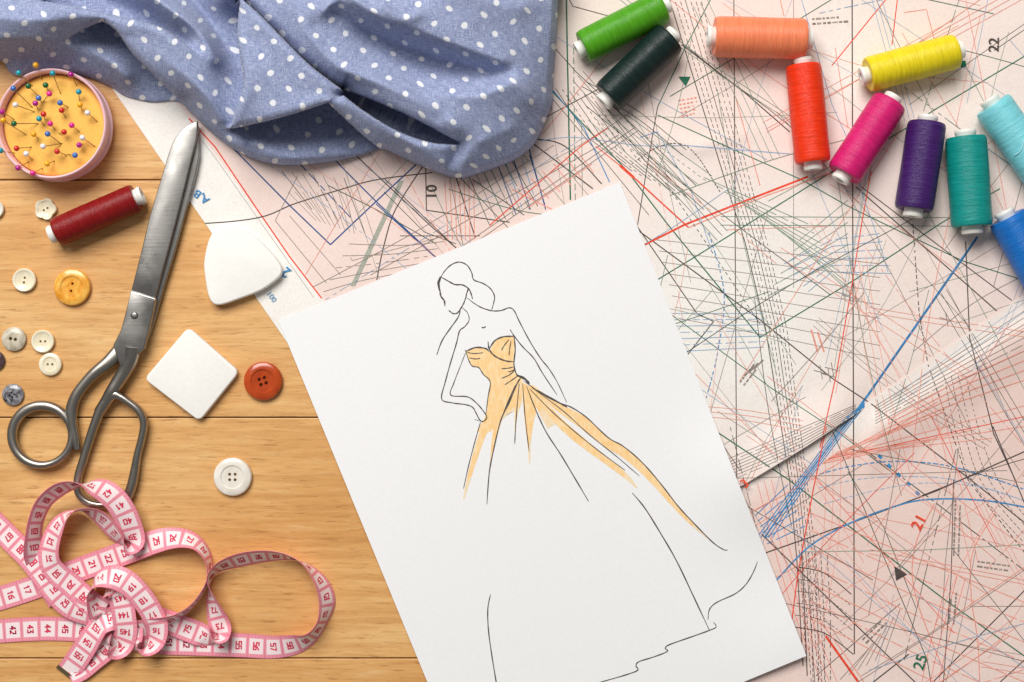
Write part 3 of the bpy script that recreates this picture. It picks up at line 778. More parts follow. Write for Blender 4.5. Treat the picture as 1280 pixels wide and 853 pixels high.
# ------------------------------------------------------------------ dotted cloth
OUT = [(-40, -70), (-40, 74), (0, 76), (10, 88), (20, 95), (45, 93), (80, 93), (112, 98), (140, 110), (158, 121), (190, 128), (222, 127), (238, 141), (262, 164), (288, 184),
       (310, 196), (335, 204), (365, 207), (410, 203), (450, 195), (476, 187), (498, 195), (520, 205), (550, 217), (575, 223), (600, 217), (640, 202), (657, 191), (667, 181), (676, 166), (684, 146),
       (691, 127), (691, 112), (693, 80), (696, 40), (698, 0), (700, -70)]
OUTZ = [12, 5, 3.5, 3.5, 3.5, 3.5, 3.5, 3.5, 3, 3, 3, 4, 6, 7, 7.5, 8, 8, 8, 7, 6, 8, 9, 10, 10, 9, 9, 10, 10, 10, 10, 10, 11, 11, 12, 13, 14, 14]
RIDGE = [
 [(296, -22, 20), (327, 8, 22), (352, 33, 22.5), (392, 73, 22), (432, 103, 20)],
 [(-40, 18, 25), (40, 24, 25), (90, 22, 25), (126, 20, 24)],
 [(-40, 51, 20), (40, 49, 20), (72, 53, 17), (96, 64, 13)],
 [(-40, 66, 7), (30, 72, 7), (80, 80, 7), (120, 94, 6)],
 [(70, -30, 5), (120, -5, 3), (160, 8, 3), (205, 27, 4), (235, 50, 8)],
 [(170, -20, 18), (205, 8, 20), (235, 28, 20), (255, 47, 19), (270, 76, 17.5)],
 [(225, -20, 6), (255, 18, 4), (276, 50, 4), (290, 78, 4), (296, 98, 5)],
 [(108, 62, 13), (140, 78, 14), (160, 98, 11)],
 [(160, 45, 21), (200, 70, 20.5), (235, 97, 20), (262, 125, 18), (276, 152, 14)],
 [(315, 45, 24), (332, 90, 25), (318, 130, 23)], [(360, 80, 26), (368, 112, 25), (405, 116, 25)],
 [(345, 172, 7), (400, 158, 5), (430, 165, 4)], [(300, 172, 11), (335, 190, 11), (372, 196, 10), (430, 188, 7)],
 [(302, 178, 13), (318, 186, 9)], [(310, 190, 10), (322, 178, 13.5)],
 [(432, 128, 25), (470, 153, 22), (520, 184, 19), (556, 204, 15)],
 [(574, 184, 13), (568, 196, 12), (562, 206, 11)], [(584, 186, 18), (580, 205, 15)],
 [(345, -30, 25), (375, 28, 26), (408, 70, 26), (430, 88, 26.5), (480, 106, 26), (520, 126, 25), (548, 150, 21)],
 [(392, 30, 24), (410, 58, 24)], [(404, 16, 28), (424, -4, 29)],
 [(414, 12, 24), (440, 31, 19.5), (468, 48, 14), (505, 64, 11.5), (556, 81, 11.5), (610, 91, 16.5), (642, 90, 22)],
 [(436, -4, 30), (460, 12, 29.5), (486, 26, 29), (518, 36, 28.5), (562, 54, 27.5), (602, 68, 26), (632, 78, 24.5)], [(480, 4, 31), (500, 26, 30), (524, 18, 31)],
 [(550, -40, 31), (600, 0, 28), (655, 10, 22)], [(660, 60, 20), (670, 100, 18)],
 [(548, 118, 23), (600, 119, 25), (640, 104, 25), (662, 128, 20)],
 [(600, 178, 20), (640, 160, 19)], [(560, 150, 24), (570, 165, 22)],
]
STEP = [  # points with (x, y, z on the left of the walk, z on the right)
 [(55, 2, 8, 25), (100, 10, 4, 25), (135, 18, 3, 24), (175, 27, 3, 23), (205, 37, 5, 22), (232, 56, 13, 20), (248, 68, 17, 18)],
 [(300, -20, 21, 12), (300, 5, 22, 5), (297, 40, 24, 4), (302, 80, 25, 4), (305, 105, 25, 5), (298, 130, 24, 10), (288, 158, 20, 12)],
 [(128, 26, 23, 9), (146, 39, 23, 8), (166, 67, 20, 6), (200, 101, 16, 3.5), (224, 124, 11, 2.5)],
 [(86, 48, 18, 16), (105, 36, 21, 13), (128, 26, 23, 9)],
 [(280, -20, 7, 23), (320, 15, 5, 26), (345, 40, 4, 27), (385, 80, 3, 27), (428, 113, 3, 26)],
 [(288, 161, 19, 9), (330, 152, 22, 5), (370, 141, 25, 2.5), (410, 128, 26, 1.6)],
 [(410, 128, 26, 1.6), (426, 143, 22, 1.6), (450, 165, 18, 1.6), (476, 187, 14, 1.6)],
 [(428, 112, 15, 6), (455, 121, 20, 3), (490, 135, 22, 2), (530, 154, 22, 2), (572, 177, 17, 11)],
 [(428, 119, 6, 26), (460, 143, 3, 24), (500, 166, 2, 21), (540, 179, 2, 19), (572, 181, 10, 16)],
]
def cloth():
    st = 1.0
    x0, y0, x1, y1 = -40, -70, 704, 228
    nx, ny = int((x1 - x0) / st) + 1, int((y1 - y0) / st) + 1
    def constraints(stp):
        mx, my = int((x1 - x0) / stp) + 1, int((y1 - y0) / stp) + 1
        val = np.zeros((my, mx)); cnt = np.zeros((my, mx)); hard = np.zeros((my, mx), bool)
        def put(x, y, z, h=False):
            i, j = int(round((x - x0) / stp)), int(round((y - y0) / stp))
            if 0 <= i < mx and 0 <= j < my:
                if h and not hard[j, i]: val[j, i] = 0; cnt[j, i] = 0; hard[j, i] = True
                if hard[j, i] and not h: return
                val[j, i] += z; cnt[j, i] += 1
        for (a, b, za, zb) in zip(OUT, OUT[1:] + OUT[:1], OUTZ, OUTZ[1:] + OUTZ[:1]):
            L = math.hypot(b[0] - a[0], b[1] - a[1]); n = int(L / (stp * .5)) + 1
            for k in range(n): t = k / n; put(a[0] + (b[0] - a[0]) * t, a[1] + (b[1] - a[1]) * t, za + (zb - za) * t)
        for R in RIDGE:
            P = catmull(R, 30)
            for p in P: put(*p)
        for S in STEP:
            P = catmull(S, 60)
            off = 0.75 * max(1.0, stp)
            for i, p in enumerate(P):
                d = P[min(i + 1, len(P) - 1)] - P[max(i - 1, 0)]; L = math.hypot(d[0], d[1]) or 1
                nl = (d[1] / L, -d[0] / L)
                put(p[0] + nl[0] * off, p[1] + nl[1] * off, p[2], True); put(p[0] - nl[0] * off, p[1] - nl[1] * off, p[3], True)
        m = cnt > 0; val[m] /= cnt[m]
        return val, m, hard
    Z = None
    for stp, it in ((8, 500), (4, 260), (2, 160), (1, 90)):
        val, m, hard = constraints(stp)
        if Z is None: Z = np.full(val.shape, 14.0)
        else:
            jj = np.minimum((np.arange(val.shape[0]) * stp / (stp * 2)).astype(int), Z.shape[0] - 1)
            ii = np.minimum((np.arange(val.shape[1]) * stp / (stp * 2)).astype(int), Z.shape[1] - 1)
            Z = Z[np.ix_(jj, ii)]
        for _ in range(it):
            Zp = np.pad(Z, 1, mode='edge')
            Z = 0.25 * (Zp[:-2, 1:-1] + Zp[2:, 1:-1] + Zp[1:-1, :-2] + Zp[1:-1, 2:]); Z[m] = val[m]
    # soften the ridge lines, keep the steps
    for _ in range(26):
        Zp = np.pad(Z, 1, mode='edge')
        Zn = 0.5 * Z + 0.125 * (Zp[:-2, 1:-1] + Zp[2:, 1:-1] + Zp[1:-1, :-2] + Zp[1:-1, 2:])
        Zn[hard] = Z[hard] ; Z = Zn
    for _ in range(3):
        Zp = np.pad(Z, 1, mode='edge')
        Z = 0.6 * Z + 0.1 * (Zp[:-2, 1:-1] + Zp[2:, 1:-1] + Zp[1:-1, :-2] + Zp[1:-1, 2:])
    X = x0 + st * np.arange(nx); Y = y0 + st * np.arange(ny); GX, GY = np.meshgrid(X, Y)
    Z = np.where(Z > 3, 3 + (Z - 3) * 1.9, Z)
    # small wrinkles of the weave
    Z = Z + 0.28 * np.sin(GX * .083 + GY * .061 + 1.5 * np.sin(GY * .031)) * np.sin(GX * .037 - GY * .052) + 0.16 * np.sin(GX * .19 - GY * .12 + np.sin(GX * .05))
    # arc length coordinates for the dots
    gy, gx = np.gradient(Z / (PX * 1000)); gx = np.clip(gx, -1.1, 1.1); gy = np.clip(gy, -1.1, 1.1)
    UU = np.cumsum(np.sqrt(1 + 0.4 * gx ** 2), 1) * st * PX * 1000; VV = np.cumsum(np.sqrt(1 + 0.4 * gy ** 2), 0) * st * PX * 1000
    # smooth uv a little so that the steps do not tear it
    for _ in range(30):
        for W in (UU, VV):
            Wp = np.pad(W, 1, mode='edge'); W[1:-1, 1:-1] = (0.5 * W + 0.125 * (Wp[:-2, 1:-1] + Wp[2:, 1:-1] + Wp[1:-1, :-2] + Wp[1:-1, 2:]))[1:-1, 1:-1]
    # outline: signed distance
    P = np.array(catmull(OUT, 5, True)); A = P; B = np.roll(P, -1, 0)
    inside = np.zeros(GX.shape, bool); dist = np.full(GX.shape, 1e9); NX = GX.copy(); NY = GY.copy()
    for a, b in zip(A, B):
        c = (a[1] > GY) != (b[1] > GY)
        with np.errstate(divide='ignore', invalid='ignore'):
            xi = (b[0] - a[0]) * (GY - a[1]) / (b[1] - a[1]) + a[0]
        inside ^= c & (GX < xi)
        d = b - a; L2 = d @ d
        if L2 < 1e-9: continue
        t = np.clip(((GX - a[0]) * d[0] + (GY - a[1]) * d[1]) / L2, 0, 1); qx, qy = a[0] + t * d[0], a[1] + t * d[1]
        dd = np.hypot(GX - qx, GY - qy); k = dd < dist; dist[k] = dd[k]; NX[k] = qx[k]; NY[k] = qy[k]
    keep = inside | (dist < 1.2)
    snap = (~inside) & keep; GX = np.where(snap, NX, GX); GY = np.where(snap, NY, GY)
    de = np.where(snap, 0, dist); r = 9.0
    prof = np.sqrt(np.clip(1 - (1 - np.clip(de / r, 0, 1)) ** 2, 0, 1))
    Z = 1.3 + np.maximum(Z - 1.3, 0.2) * prof
    # tuck the low side of every step under its lip, so the folds overhang
    best = np.full(GX.shape, 1e9); LS = np.zeros(GX.shape); SX = np.zeros(GX.shape); SY = np.zeros(GX.shape)
    for S in STEP:
        Pc = catmull(S, 14); n = len(Pc)
        for i, p in enumerate(Pc):
            d = Pc[min(i + 1, n - 1)] - Pc[max(i - 1, 0)]; L = math.hypot(d[0], d[1]) or 1
            nl = np.array((d[1], -d[0])) / L; hi = 1 if p[2] > p[3] else -1          # towards the high side
            dz = abs(p[2] - p[3]); s = min(11.0, 0.75 * max(0, dz - 2))
            s *= smooth01(min(i, n - 1 - i) / 5 + 0.25)
            rx, ry = GX - p[0], GY - p[1]; dd = rx * rx + ry * ry
            k = dd < best; side = (rx * nl[0] + ry * nl[1]) * hi
            f = np.where(side < 0, s * np.exp(-dd / 150.0), -1.2 * min(1, s / 6) * np.exp(-dd / 20.0))
            LS[k] = np.where(side > 0, s, 0)[k]; best[k] = dd[k]; SX[k] = (f * nl[0] * hi)[k]; SY[k] = (f * nl[1] * hi)[k]
    LIP = np.where(LS > 0, 3.4 * np.clip(1 - np.sqrt(best) / 9.0, 0, 1) ** 2 * np.clip(LS / 8, 0, 1), 0); Z = np.maximum(Z - LIP, 1.3)
    SX *= np.clip(dist / 8, 0, 1) * inside; SY *= np.clip(dist / 8, 0, 1) * inside
    GX = GX + SX; GY = GY + SY
    Z = np.maximum(Z, 1.3) * 0.001
    K = (CAM_H - Z) / CAM_H
    WX, WY = (GX - CX) * PX * K, (CY - GY) * PX * K
    idx = -np.ones(GX.shape, int); idx[keep] = np.arange(keep.sum())
    V = np.stack([WX[keep], WY[keep], Z[keep]], 1)
    q = keep[:-1, :-1] & keep[1:, :-1] & keep[1:, 1:] & keep[:-1, 1:]
    F = np.stack([idx[:-1, :-1][q], idx[1:, :-1][q], idx[1:, 1:][q], idx[:-1, 1:][q]], 1)
    me = bpy.data.meshes.new("cloth"); me.from_pydata(V.tolist(), [], F.tolist())
    uvl = me.uv_layers.new(name="UVMap"); uk = np.stack([UU[keep], VV[keep]], 1)
    li = np.zeros(len(me.loops), int); me.loops.foreach_get("vertex_index", li)
    uvl.data.foreach_set("uv", uk[li].ravel())
    o = link_mesh("cloth", me, FAB)
    md = o.modifiers.new("thickness", 'SOLIDIFY'); md.thickness = 0.0004; md.offset = -1
    return tag(o, "crumpled blue cotton cloth with small white polka dots", "cloth")
cloth()

# ------------------------------------------------------------------ thread spools
def spool(p1, p2, dia_px, col, label, on_sheet=True, cap=0.52, seed=0, group=None, name="thread_spool"):
    r = dia_px * PX / 2 * 0.985
    zs = 0.00035
    if on_sheet: zs = max(zA(p1[0] + (p2[0] - p1[0]) * t, p1[1] + (p2[1] - p1[1]) * t) for t in (0, .25, .5, .75, 1)) + 0.0001
    a, b = Vector(U(p1[0], p1[1], zs + r)), Vector(U(p2[0], p2[1], zs + r))
    L = (b - a).length; mid = (a + b) / 2; ang = math.atan2(b.y - a.y, b.x - a.x)
    t = empty(name, (mid.x, mid.y, zs), ang)
    rr = random.Random(seed + 11); n = 110; prof = []
    rc = r * cap
    prof += [(rc * 0.8, -L / 2 + 0.0008), (r * 0.80, -L / 2 + 0.0004), (r * 0.90, -L / 2 + 0.0004)]
    ph = rr.uniform(0, 6)
    for i in range(n + 1):
        s = i / n; x = -L / 2 + 0.0007 + s * (L - 0.0014); e = min(s, 1 - s) * L
        rad = r * (1 - 0.06 * max(0, 1 - e / 0.003) ** 2) * (1 - 0.012 * (1 + math.sin(s * 9 + ph)) / 2)
        prof.append((rad + rr.uniform(-1, 0) * 0.00007, x))
    prof += [(r * 0.90, L / 2 - 0.0004), (r * 0.80, L / 2 - 0.0004), (rc * 0.8, L / 2 - 0.0008)]
    v, f = lathe(prof, 56, 'x')
    th = mesh_obj("wound_thread", v, f, mat_thread("thread_%s" % label.split()[0], col), t, sharp=70); th.location = (0, 0, r)
    x1 = L / 2 + 0.0037; h = rc * 0.45
    prof = [(h, -x1), (rc * 0.94, -x1), (rc, -x1 + 0.0006), (rc, -x1 + 0.0020), (rc * 0.93, -x1 + 0.0026), (rc * 0.92, x1 - 0.0026), (rc, x1 - 0.0020), (rc, x1 - 0.0006), (rc * 0.94, x1), (h, x1), (h, -x1)]
    v, f = lathe(prof, 40, 'x')
    co = mesh_obj("spool_core", v, f, WHITEPL, t, sharp=35); co.location = (0, 0, r)
    tag(t, label, "thread spool", group or "spools of sewing thread")
    return t, r, L
S_ = [((728, 60), (829, 8), 43, srgb(80, 160, 24), "grass green thread spool leaning along the dark green spool"),
      ((759, 123), (838, 47), 46, srgb(16, 38, 35), "blackish dark green thread spool next to the grass green spool"),
      ((892, 46), (1007, 49), 51, srgb(255, 138, 94), "salmon pink thread spool above the end of the orange red spool"),
      ((1004, 81), (1016, 204), 45, srgb(246, 54, 6), "orange red thread spool ending at the salmon spool"),
      ((1084, 94), (1195, 64), 45, srgb(242, 218, 28), "bright yellow thread spool above the magenta one"),
      ((1113, 127), (1054, 219), 46, srgb(214, 28, 112), "magenta thread spool between the orange red and purple spools"),
      ((1159, 153), (1142, 263), 48, srgb(64, 26, 100), "deep purple thread spool between the magenta and teal spools"),
      ((1207, 171), (1215, 284), 51, srgb(10, 146, 138), "teal thread spool beside the purple spool"),
      ((1240, 130), (1306, 224), 48, srgb(132, 218, 228), "light aqua thread spool with a loose thread end"),
      ((1258, 271), (1314, 371), 48, srgb(22, 114, 200), "bright blue thread spool below the teal one")]
for k, (a, b, d, c, lab) in enumerate(S_):
    t, r, L = spool(a, b, d, c, lab, seed=k)
    if "aqua" in lab:
        P = [(-0.012, 0.0118), (-0.006, 0.006), (0.0, -0.001), (0.004, -0.0055), (0.0045, -0.009)]
        path = [(x, y, 0.00015 + math.sqrt(max(0, (r + 0.0002) ** 2 - min(abs(y), r) ** 2)), 0.00022, 0.00022) for x, y in [tuple(q) for q in catmull(P, 8)]]
        v, f = sweep(path, 6); lt = mesh_obj("loose_thread", v, f, mat_simple("aqua_thread_end", srgb(190, 238, 240), 0.6), t); lt.location = (0, 0, r)
spool((70, 291), (171, 247), 37, srgb(140, 16, 18), "dark red thread spool lying on the wood by the scissors", on_sheet=False, cap=0.63, seed=40)

# ------------------------------------------------------------------ pincushion box and pins
PINK = mat_simple("pink_plastic", srgb(252, 202, 208), 0.35, var=0.05, scale=60, Subsurface_Weight=0.1, Subsurface_Radius=(0.004, 0.002, 0.0015), Subsurface_Scale=1.0)
CUSH = mat_simple("orange_foam", srgb(246, 190, 92), 0.9, var=0.10, scale=900, bump=0.6)
PC_H = 0.0185
pcx, pcy, _ = U(63.5, 154.5, PC_H)
pc = empty("pincushion", (pcx, pcy, 0.0))
R0 = 69.3 * PX * (CAM_H - PC_H) / CAM_H
z0 = 0.0002
prof = [(0, z0), (R0 * 0.955, z0), (R0 * 0.975, z0 + 0.0010), (R0 * 0.975, 0.0052), (R0 * 0.99, 0.0058), (R0 * 1.012, 0.0062), (R0 * 1.012, 0.0078), (R0 * 0.985, 0.0084), (R0 * 0.965, 0.0092),
        (R0 * 0.965, 0.0108), (R0 * 0.985, 0.0116), (R0 * 1.0, 0.0122), (R0 * 1.0, PC_H - 0.0012), (R0 * 0.993, PC_H - 0.0003), (R0 * 0.975, PC_H), (R0 * 0.955, PC_H - 0.0003), (R0 * 0.945, PC_H - 0.0012),
        (R0 * 0.935, 0.0075), (0, 0.0075)]
v, f = lathe(prof, 96); mesh_obj("box", v, f, PINK, pc, sharp=50)
def cush_z(q):      # q = radius / R0
    return 0.0116 + 0.0036 * max(0, 1 - (q / 0.94) ** 2) ** 0.6
prof = [(0, 0.0078), (R0 * 0.9, 0.0078), (R0 * 0.932, 0.0095), (R0 * 0.925, 0.0113)] + [(R0 * q, cush_z(q)) for q in (0.91, 0.88, 0.84, 0.78, 0.7, 0.6, 0.5, 0.4, 0.3, 0.2, 0.1)] + [(0, cush_z(0))]
v, f = lathe(prof, 72); mesh_obj("cushion", v, f, CUSH, pc, sharp=60)
tag(pc, "round pink pincushion box with an orange foam cushion", "pincushion")
PCOL = {'y': ("yellow", srgb(248, 178, 20)), 't': ("turquoise", srgb(24, 158, 176)), 'v': ("magenta", srgb(184, 30, 140)), 'b': ("blue", srgb(70, 116, 190)), 'g': ("green", srgb(20, 104, 54)),
        'p': ("pink", srgb(238, 44, 148)), 'w': ("white", srgb(240, 238, 234)), 'r': ("red", srgb(214, 44, 34))}
PIN = [('y', 225, 58, 262, 150), ('t', 118, 108, 205, 190), ('t', 330, 110, 382, 240), ('v', 445, 117, 482, 188), ('b', 83, 205, 205, 325), ('g', 178, 190, 238, 250), ('g', 286, 184, 300, 215), ('p', 310, 238, 270, 290),
       ('t', 494, 226, 498, 280), ('b', 242, 265, 262, 292), ('v', 222, 298, 240, 340), ('b', 377, 295, 428, 322), ('y', 502, 308, 515, 340), ('w', 97, 308, 218, 352), ('r', 387, 342, 412, 388), ('w', 549, 358, 612, 414),
       ('v', 14, 352, 90, 400), ('r', 273, 366, 282, 400), ('t', 245, 395, 278, 440), ('y', 20, 405, 165, 496), ('g', 88, 425, 242, 425), ('p', 315, 426, 345, 460), ('p', 450, 436, 498, 476), ('r', 402, 478, 372, 488),
       ('w', 517, 514, 600, 572), ('y', 211, 492, 240, 520), ('b', 299, 490, 385, 552), ('v', 497, 560, 520, 552), ('w', 270, 568, 390, 550), ('r', 104, 581, 198, 572), ('r', 358, 600, 420, 625), ('t', 4, 594, 90, 610),
       ('w', 165, 615, 205, 655), ('b', 471, 624, 425, 618), ('y', 296, 678, 342, 660), ('v', 113, 703, 180, 665), ('p', 206, 736, 268, 705), ('y', 14, 408, 120, 470)]
PIN = PIN[:-1]
PMAT = {k: mat_simple("pin_head_%s" % n.split()[0], c, 0.18, var=0.03, Coat_Weight=0.5) for k, (n, c) in PCOL.items()}
PSTEEL = mat_simple("pin_steel", (0.42, 0.36, 0.28), 0.3, 1.0, var=0.05)
hv, hf = lathe([(0.00165 * math.sin(math.pi * i / 10) if 0 < i < 10 else 0, -0.00165 * math.cos(math.pi * i / 10)) for i in range(11)], 16)
hme = {}
plabels = {}
for i, (k, hx, hy, ex, ey) in enumerate(PIN):
    n, c = PCOL[k]
    near = sorted((q for j, q in enumerate(PIN) if j != i), key=lambda q: math.hypot(q[1] - hx, q[2] - hy))
    ez = 0.0135
    ePX, ePY = ex / 5.02, 70 + ey / 5.02; hPX, hPY = hx / 5.02, 70 + hy / 5.02
    E = Vector(U(ePX, ePY, ez)); q = math.hypot(E.x - pcx, E.y - pcy) / R0
    ez = cush_z(min(q, 0.9)); E = Vector(U(ePX, ePY, ez))
    run = math.hypot(hPX - ePX, hPY - ePY) * PX
    hz = ez + max(0.0035, min(0.0085, 0.0035 + run * 0.34))
    H = Vector(U(hPX, hPY, hz))
    if math.hypot(H.x - pcx, H.y - pcy) > R0 * 0.9: hz = max(hz, PC_H + 0.0024); H = Vector(U(hPX, hPY, hz))
    t = empty("dressmaker_pin", E)
    if k not in hme:
        hme[k] = bpy.data.meshes.new("pin_head"); hme[k].from_pydata(hv, [], hf); hme[k].materials.append(PMAT[k])
        hme[k].polygons.foreach_set("use_smooth", [True] * len(hme[k].polygons))
    ho = bpy.data.objects.new("pin_head", hme[k]); COL.objects.link(ho); ho.parent = t; ho.location = H - E
    d = (H - E).normalized(); a, b = -d * 0.003, H - E
    sd = Vector((d.y, -d.x, 0)); sd = sd.normalized() if sd.length > 1e-6 else Vector((1, 0, 0)); up = sd.cross(d); rv = []
    for p in (a, b):
        for s in range(6): an = s * math.pi / 3; rv.append(tuple(p + (sd * math.cos(an) + up * math.sin(an)) * 0.00026))
    mesh_obj("pin_shaft", rv, [(s, (s + 1) % 6, 6 + (s + 1) % 6, 6 + s) for s in range(6)] + [tuple(range(5, -1, -1))], PSTEEL, t)
    out = math.hypot(H.x - pcx, H.y - pcy) > R0 * 0.88
    tag(t, "%s headed pin %s, closest to a %s then a %s one" % (n, "leaning over the pink rim" if out else "inside the orange cushion", PCOL[near[0][0]][0], PCOL[near[1][0]][0]), "pin", "%s headed pins in the pincushion" % n)

# ------------------------------------------------------------------ scissors
sc = empty("scissors", U(168, 395, 0))
def wl(o):          # keep world coordinates of a mesh under the scissors empty
    o.location = -Vector(sc.location); return o
m5 = lambda *p: [(100 + x / 2.367, 140 + y / 2.367) for x, y in p]
m6 = lambda *p: [(x / 3.555, 400 + y / 3.555) for x, y in p]
def outline(pts, z, n=3): return [U(p[0], p[1], z)[:2] for p in pts]
ZU0, ZU1, ZL0, ZL1 = 0.0052, 0.0084, 0.0017, 0.0049
# upper blade: flat face hollowed a little below the thicker shank
up = m5((346, 27), (329, 33), (312, 43), (297, 56), (283, 74), (271, 97), (262, 122), (252, 155), (230, 228), (205, 312), (186, 392), (170, 455), (150, 532), (222, 552), (240, 485), (262, 405), (285, 318), (312, 212), (332, 130), (344, 82), (348, 50))
v, f = prism(outline(up, ZU1), ZU0, ZU1, 0.0007, 3)
wl(mesh_obj("blade", v, f, STEEL, sc, sharp=25))
blk = m5((151, 528), (134, 592), (120, 645), (97, 690), (103, 712), (115, 748), (122, 756), (160, 730), (190, 700), (200, 660), (213, 605), (222, 566), (224, 551))
v, f = prism(outline(blk, ZU1 + 0.0012), ZU0 - 0.0002, ZU1 + 0.0012, 0.0011, 3)
# bright slanted step between shank and blade
p = [U(*q, z) for q, z in zip(m5((150.5, 529), (224, 550), (221.5, 560), (148, 539)), (ZU1 + 0.00005, ZU1 + 0.00005, ZU1 + 0.00125, ZU1 + 0.00125))]
handle_r = []
shank = [(*m6((592, 120))[0], 8.2, 4.2, 7.2), (*m6((585, 165))[0], 8.2, 3.9, 6.6), (*m6((562, 215))[0], 8.0, 3.7, 5.8), (*m6((530, 268))[0], 7.6, 3.6, 5.5), (*m6((497, 320))[0], 7.0, 3.5, 5.6), (*m6((470, 365))[0], 6.4, 3.2, 5.2), (*m6((440, 410))[0], 6.0, 2.7, 5.0)]
def tube(pts, closed=False, n=7):
    """pts (px, py, half width px, half height mm, z mm)"""
    out = []
    for q in catmull([tuple(t) for t in pts], n, closed):
        x, y, z = U(q[0], q[1], q[4] * MM); out.append((x, y, z, q[2] * 1.12 * PX, q[3] * MM))
    return sweep(out, 16, closed, True, 2.4)
loop = [((500, 335), 6.0, 3.2, 5.6), ((455, 385), 5.6, 3.0, 5.2), ((425, 455), 5.2, 2.9, 4.8), ((398, 535), 4.9, 2.8, 4.4), ((372, 620), 4.7, 2.8, 4.0), ((347, 705), 4.6, 2.8, 3.6), ((350, 765), 4.6, 2.8, 3.4), ((385, 806), 4.6, 2.8, 3.3), ((440, 822), 4.6, 2.8, 3.3),
        ((510, 818), 4.8, 2.8, 3.3), ((560, 795), 5.4, 3.0, 3.5), ((585, 740), 5.6, 3.2, 3.7), ((598, 680), 5.2, 3.0, 3.9), ((612, 600), 4.4, 2.8, 4.1), ((632, 520), 4.3, 2.8, 4.4), ((640, 455), 4.4, 2.8, 4.8), ((618, 405), 4.4, 2.8, 5.2), ((575, 368), 4.5, 2.8, 5.5), ((535, 342), 4.8, 3.0, 5.6)]
lp = [(*m6(p_)[0], a_1, b_1, z_1) for p_, a_1, b_1, z_1 in loop]
wl(mesh_obj("shank", *join([(v, f), (p, [(0, 1, 2, 3)])]), STEEL, sc, sharp=28))
wl(mesh_obj("handle", *join([tube(shank), tube(lp, True)]), STEELH, sc, sharp=60))
# lower blade under it, seen along the right edge
lo = m5((349, 40), (353, 80), (353, 130), (344, 180), (330, 232), (308, 312), (290, 380), (268, 455), (250, 512), (235, 565), (217, 628), (196, 690), (185, 708), (150, 690), (170, 600), (200, 480), (240, 330), (285, 190), (320, 100), (340, 50))
v, f = prism(outline(lo, ZL1), ZL0, ZL1, 0.0008, 3)
wl(mesh_obj("blade", v, f, STEEL, sc, sharp=25))
arm = [(*m6((600, 60))[0], 9.5, 1.6, 3.4), (*m6((570, 100))[0], 9.5, 1.7, 3.4), (*m6((525, 145))[0], 8.6, 2.4, 3.9), (*m6((480, 190))[0], 7.6, 2.9, 4.4), (*m6((420, 238))[0], 6.6, 3.1, 4.7), (*m6((372, 290))[0], 6.0, 3.1, 4.7), (*m6((335, 345))[0], 6.2, 3.1, 4.6), (*m6((318, 405))[0], 6.6, 3.0, 4.4), (*m6((322, 470))[0], 5.8, 2.9, 4.2), (*m6((335, 530))[0], 5.2, 2.8, 4.0), (*m6((345, 575))[0], 3.6, 2.4, 3.8)]
ring = []
for i in range(18):
    an = 2 * math.pi * i / 18; wid = 5.0 + 0.7 * math.cos(an + 2.3)
    ring.append((188 / 3.555 + 37.6 * math.cos(an), 400 + 513 / 3.555 + 37.2 * math.sin(an), wid, 2.9, 4.0))
wl(mesh_obj("handle", *join([tube(arm), tube(ring, True, 5)]), STEELH, sc, sharp=60))
sx_, sy_, sz_ = U(168, 394.6, ZU1 + 0.0012)
v, f = lathe([(0.0021, 0.0), (0.0021, 0.0005), (0.0018, 0.0009), (0.0010, 0.0011), (0, 0.0011)], 24)
so = mesh_obj("pivot_screw", v, f, mat_steel("screw_steel", (0.36, 0.34, 0.32)), sc, sharp=40); so.location = Vector((sx_, sy_, sz_ - 0.0003)) - Vector(sc.location)
tag(sc, "large worn steel tailor scissors with a round and an oblong handle", "scissors")

# ------------------------------------------------------------------ chalk
tri = catmull([(265, 292), (272, 286), (291, 281), (317, 295), (338, 315), (350, 331), (352, 341), (345, 350), (326, 363), (298, 374), (276, 381), (266, 379), (260, 368), (256, 345), (255, 328), (259, 306)], 5, True)
v, f = prism([U(p[0], p[1], 0.0062)[:2] for p in tri], 0.0012, 0.0064, 0.0010, 3)
tag(mesh_obj("tailor_chalk", v, f, CHALK, sharp=40), "rounded triangle of white tailor chalk partly on the pattern margin", "chalk")
dia = []
C4 = [(235, 409), (299, 465), (249, 527), (180, 474)]
for i, c in enumerate(C4):
    a, b = np.array(C4[i - 1], float), np.array(C4[(i + 1) % 4], float); c = np.array(c, float)
    da, db = (a - c) / np.linalg.norm(a - c), (b - c) / np.linalg.norm(b - c)
    for t in (0, .25, .5, .75, 1): dia.append(c + da * 8 * (1 - t) ** 2 + db * 8 * t ** 2)
v, f = prism([U(p[0], p[1], 0.0045)[:2] for p in dia], 0.0002, 0.0046, 0.0009, 3)
tag(mesh_obj("tailor_chalk", v, f, CHALK, sharp=40), "square piece of white tailor chalk lying on the wood like a diamond", "chalk")

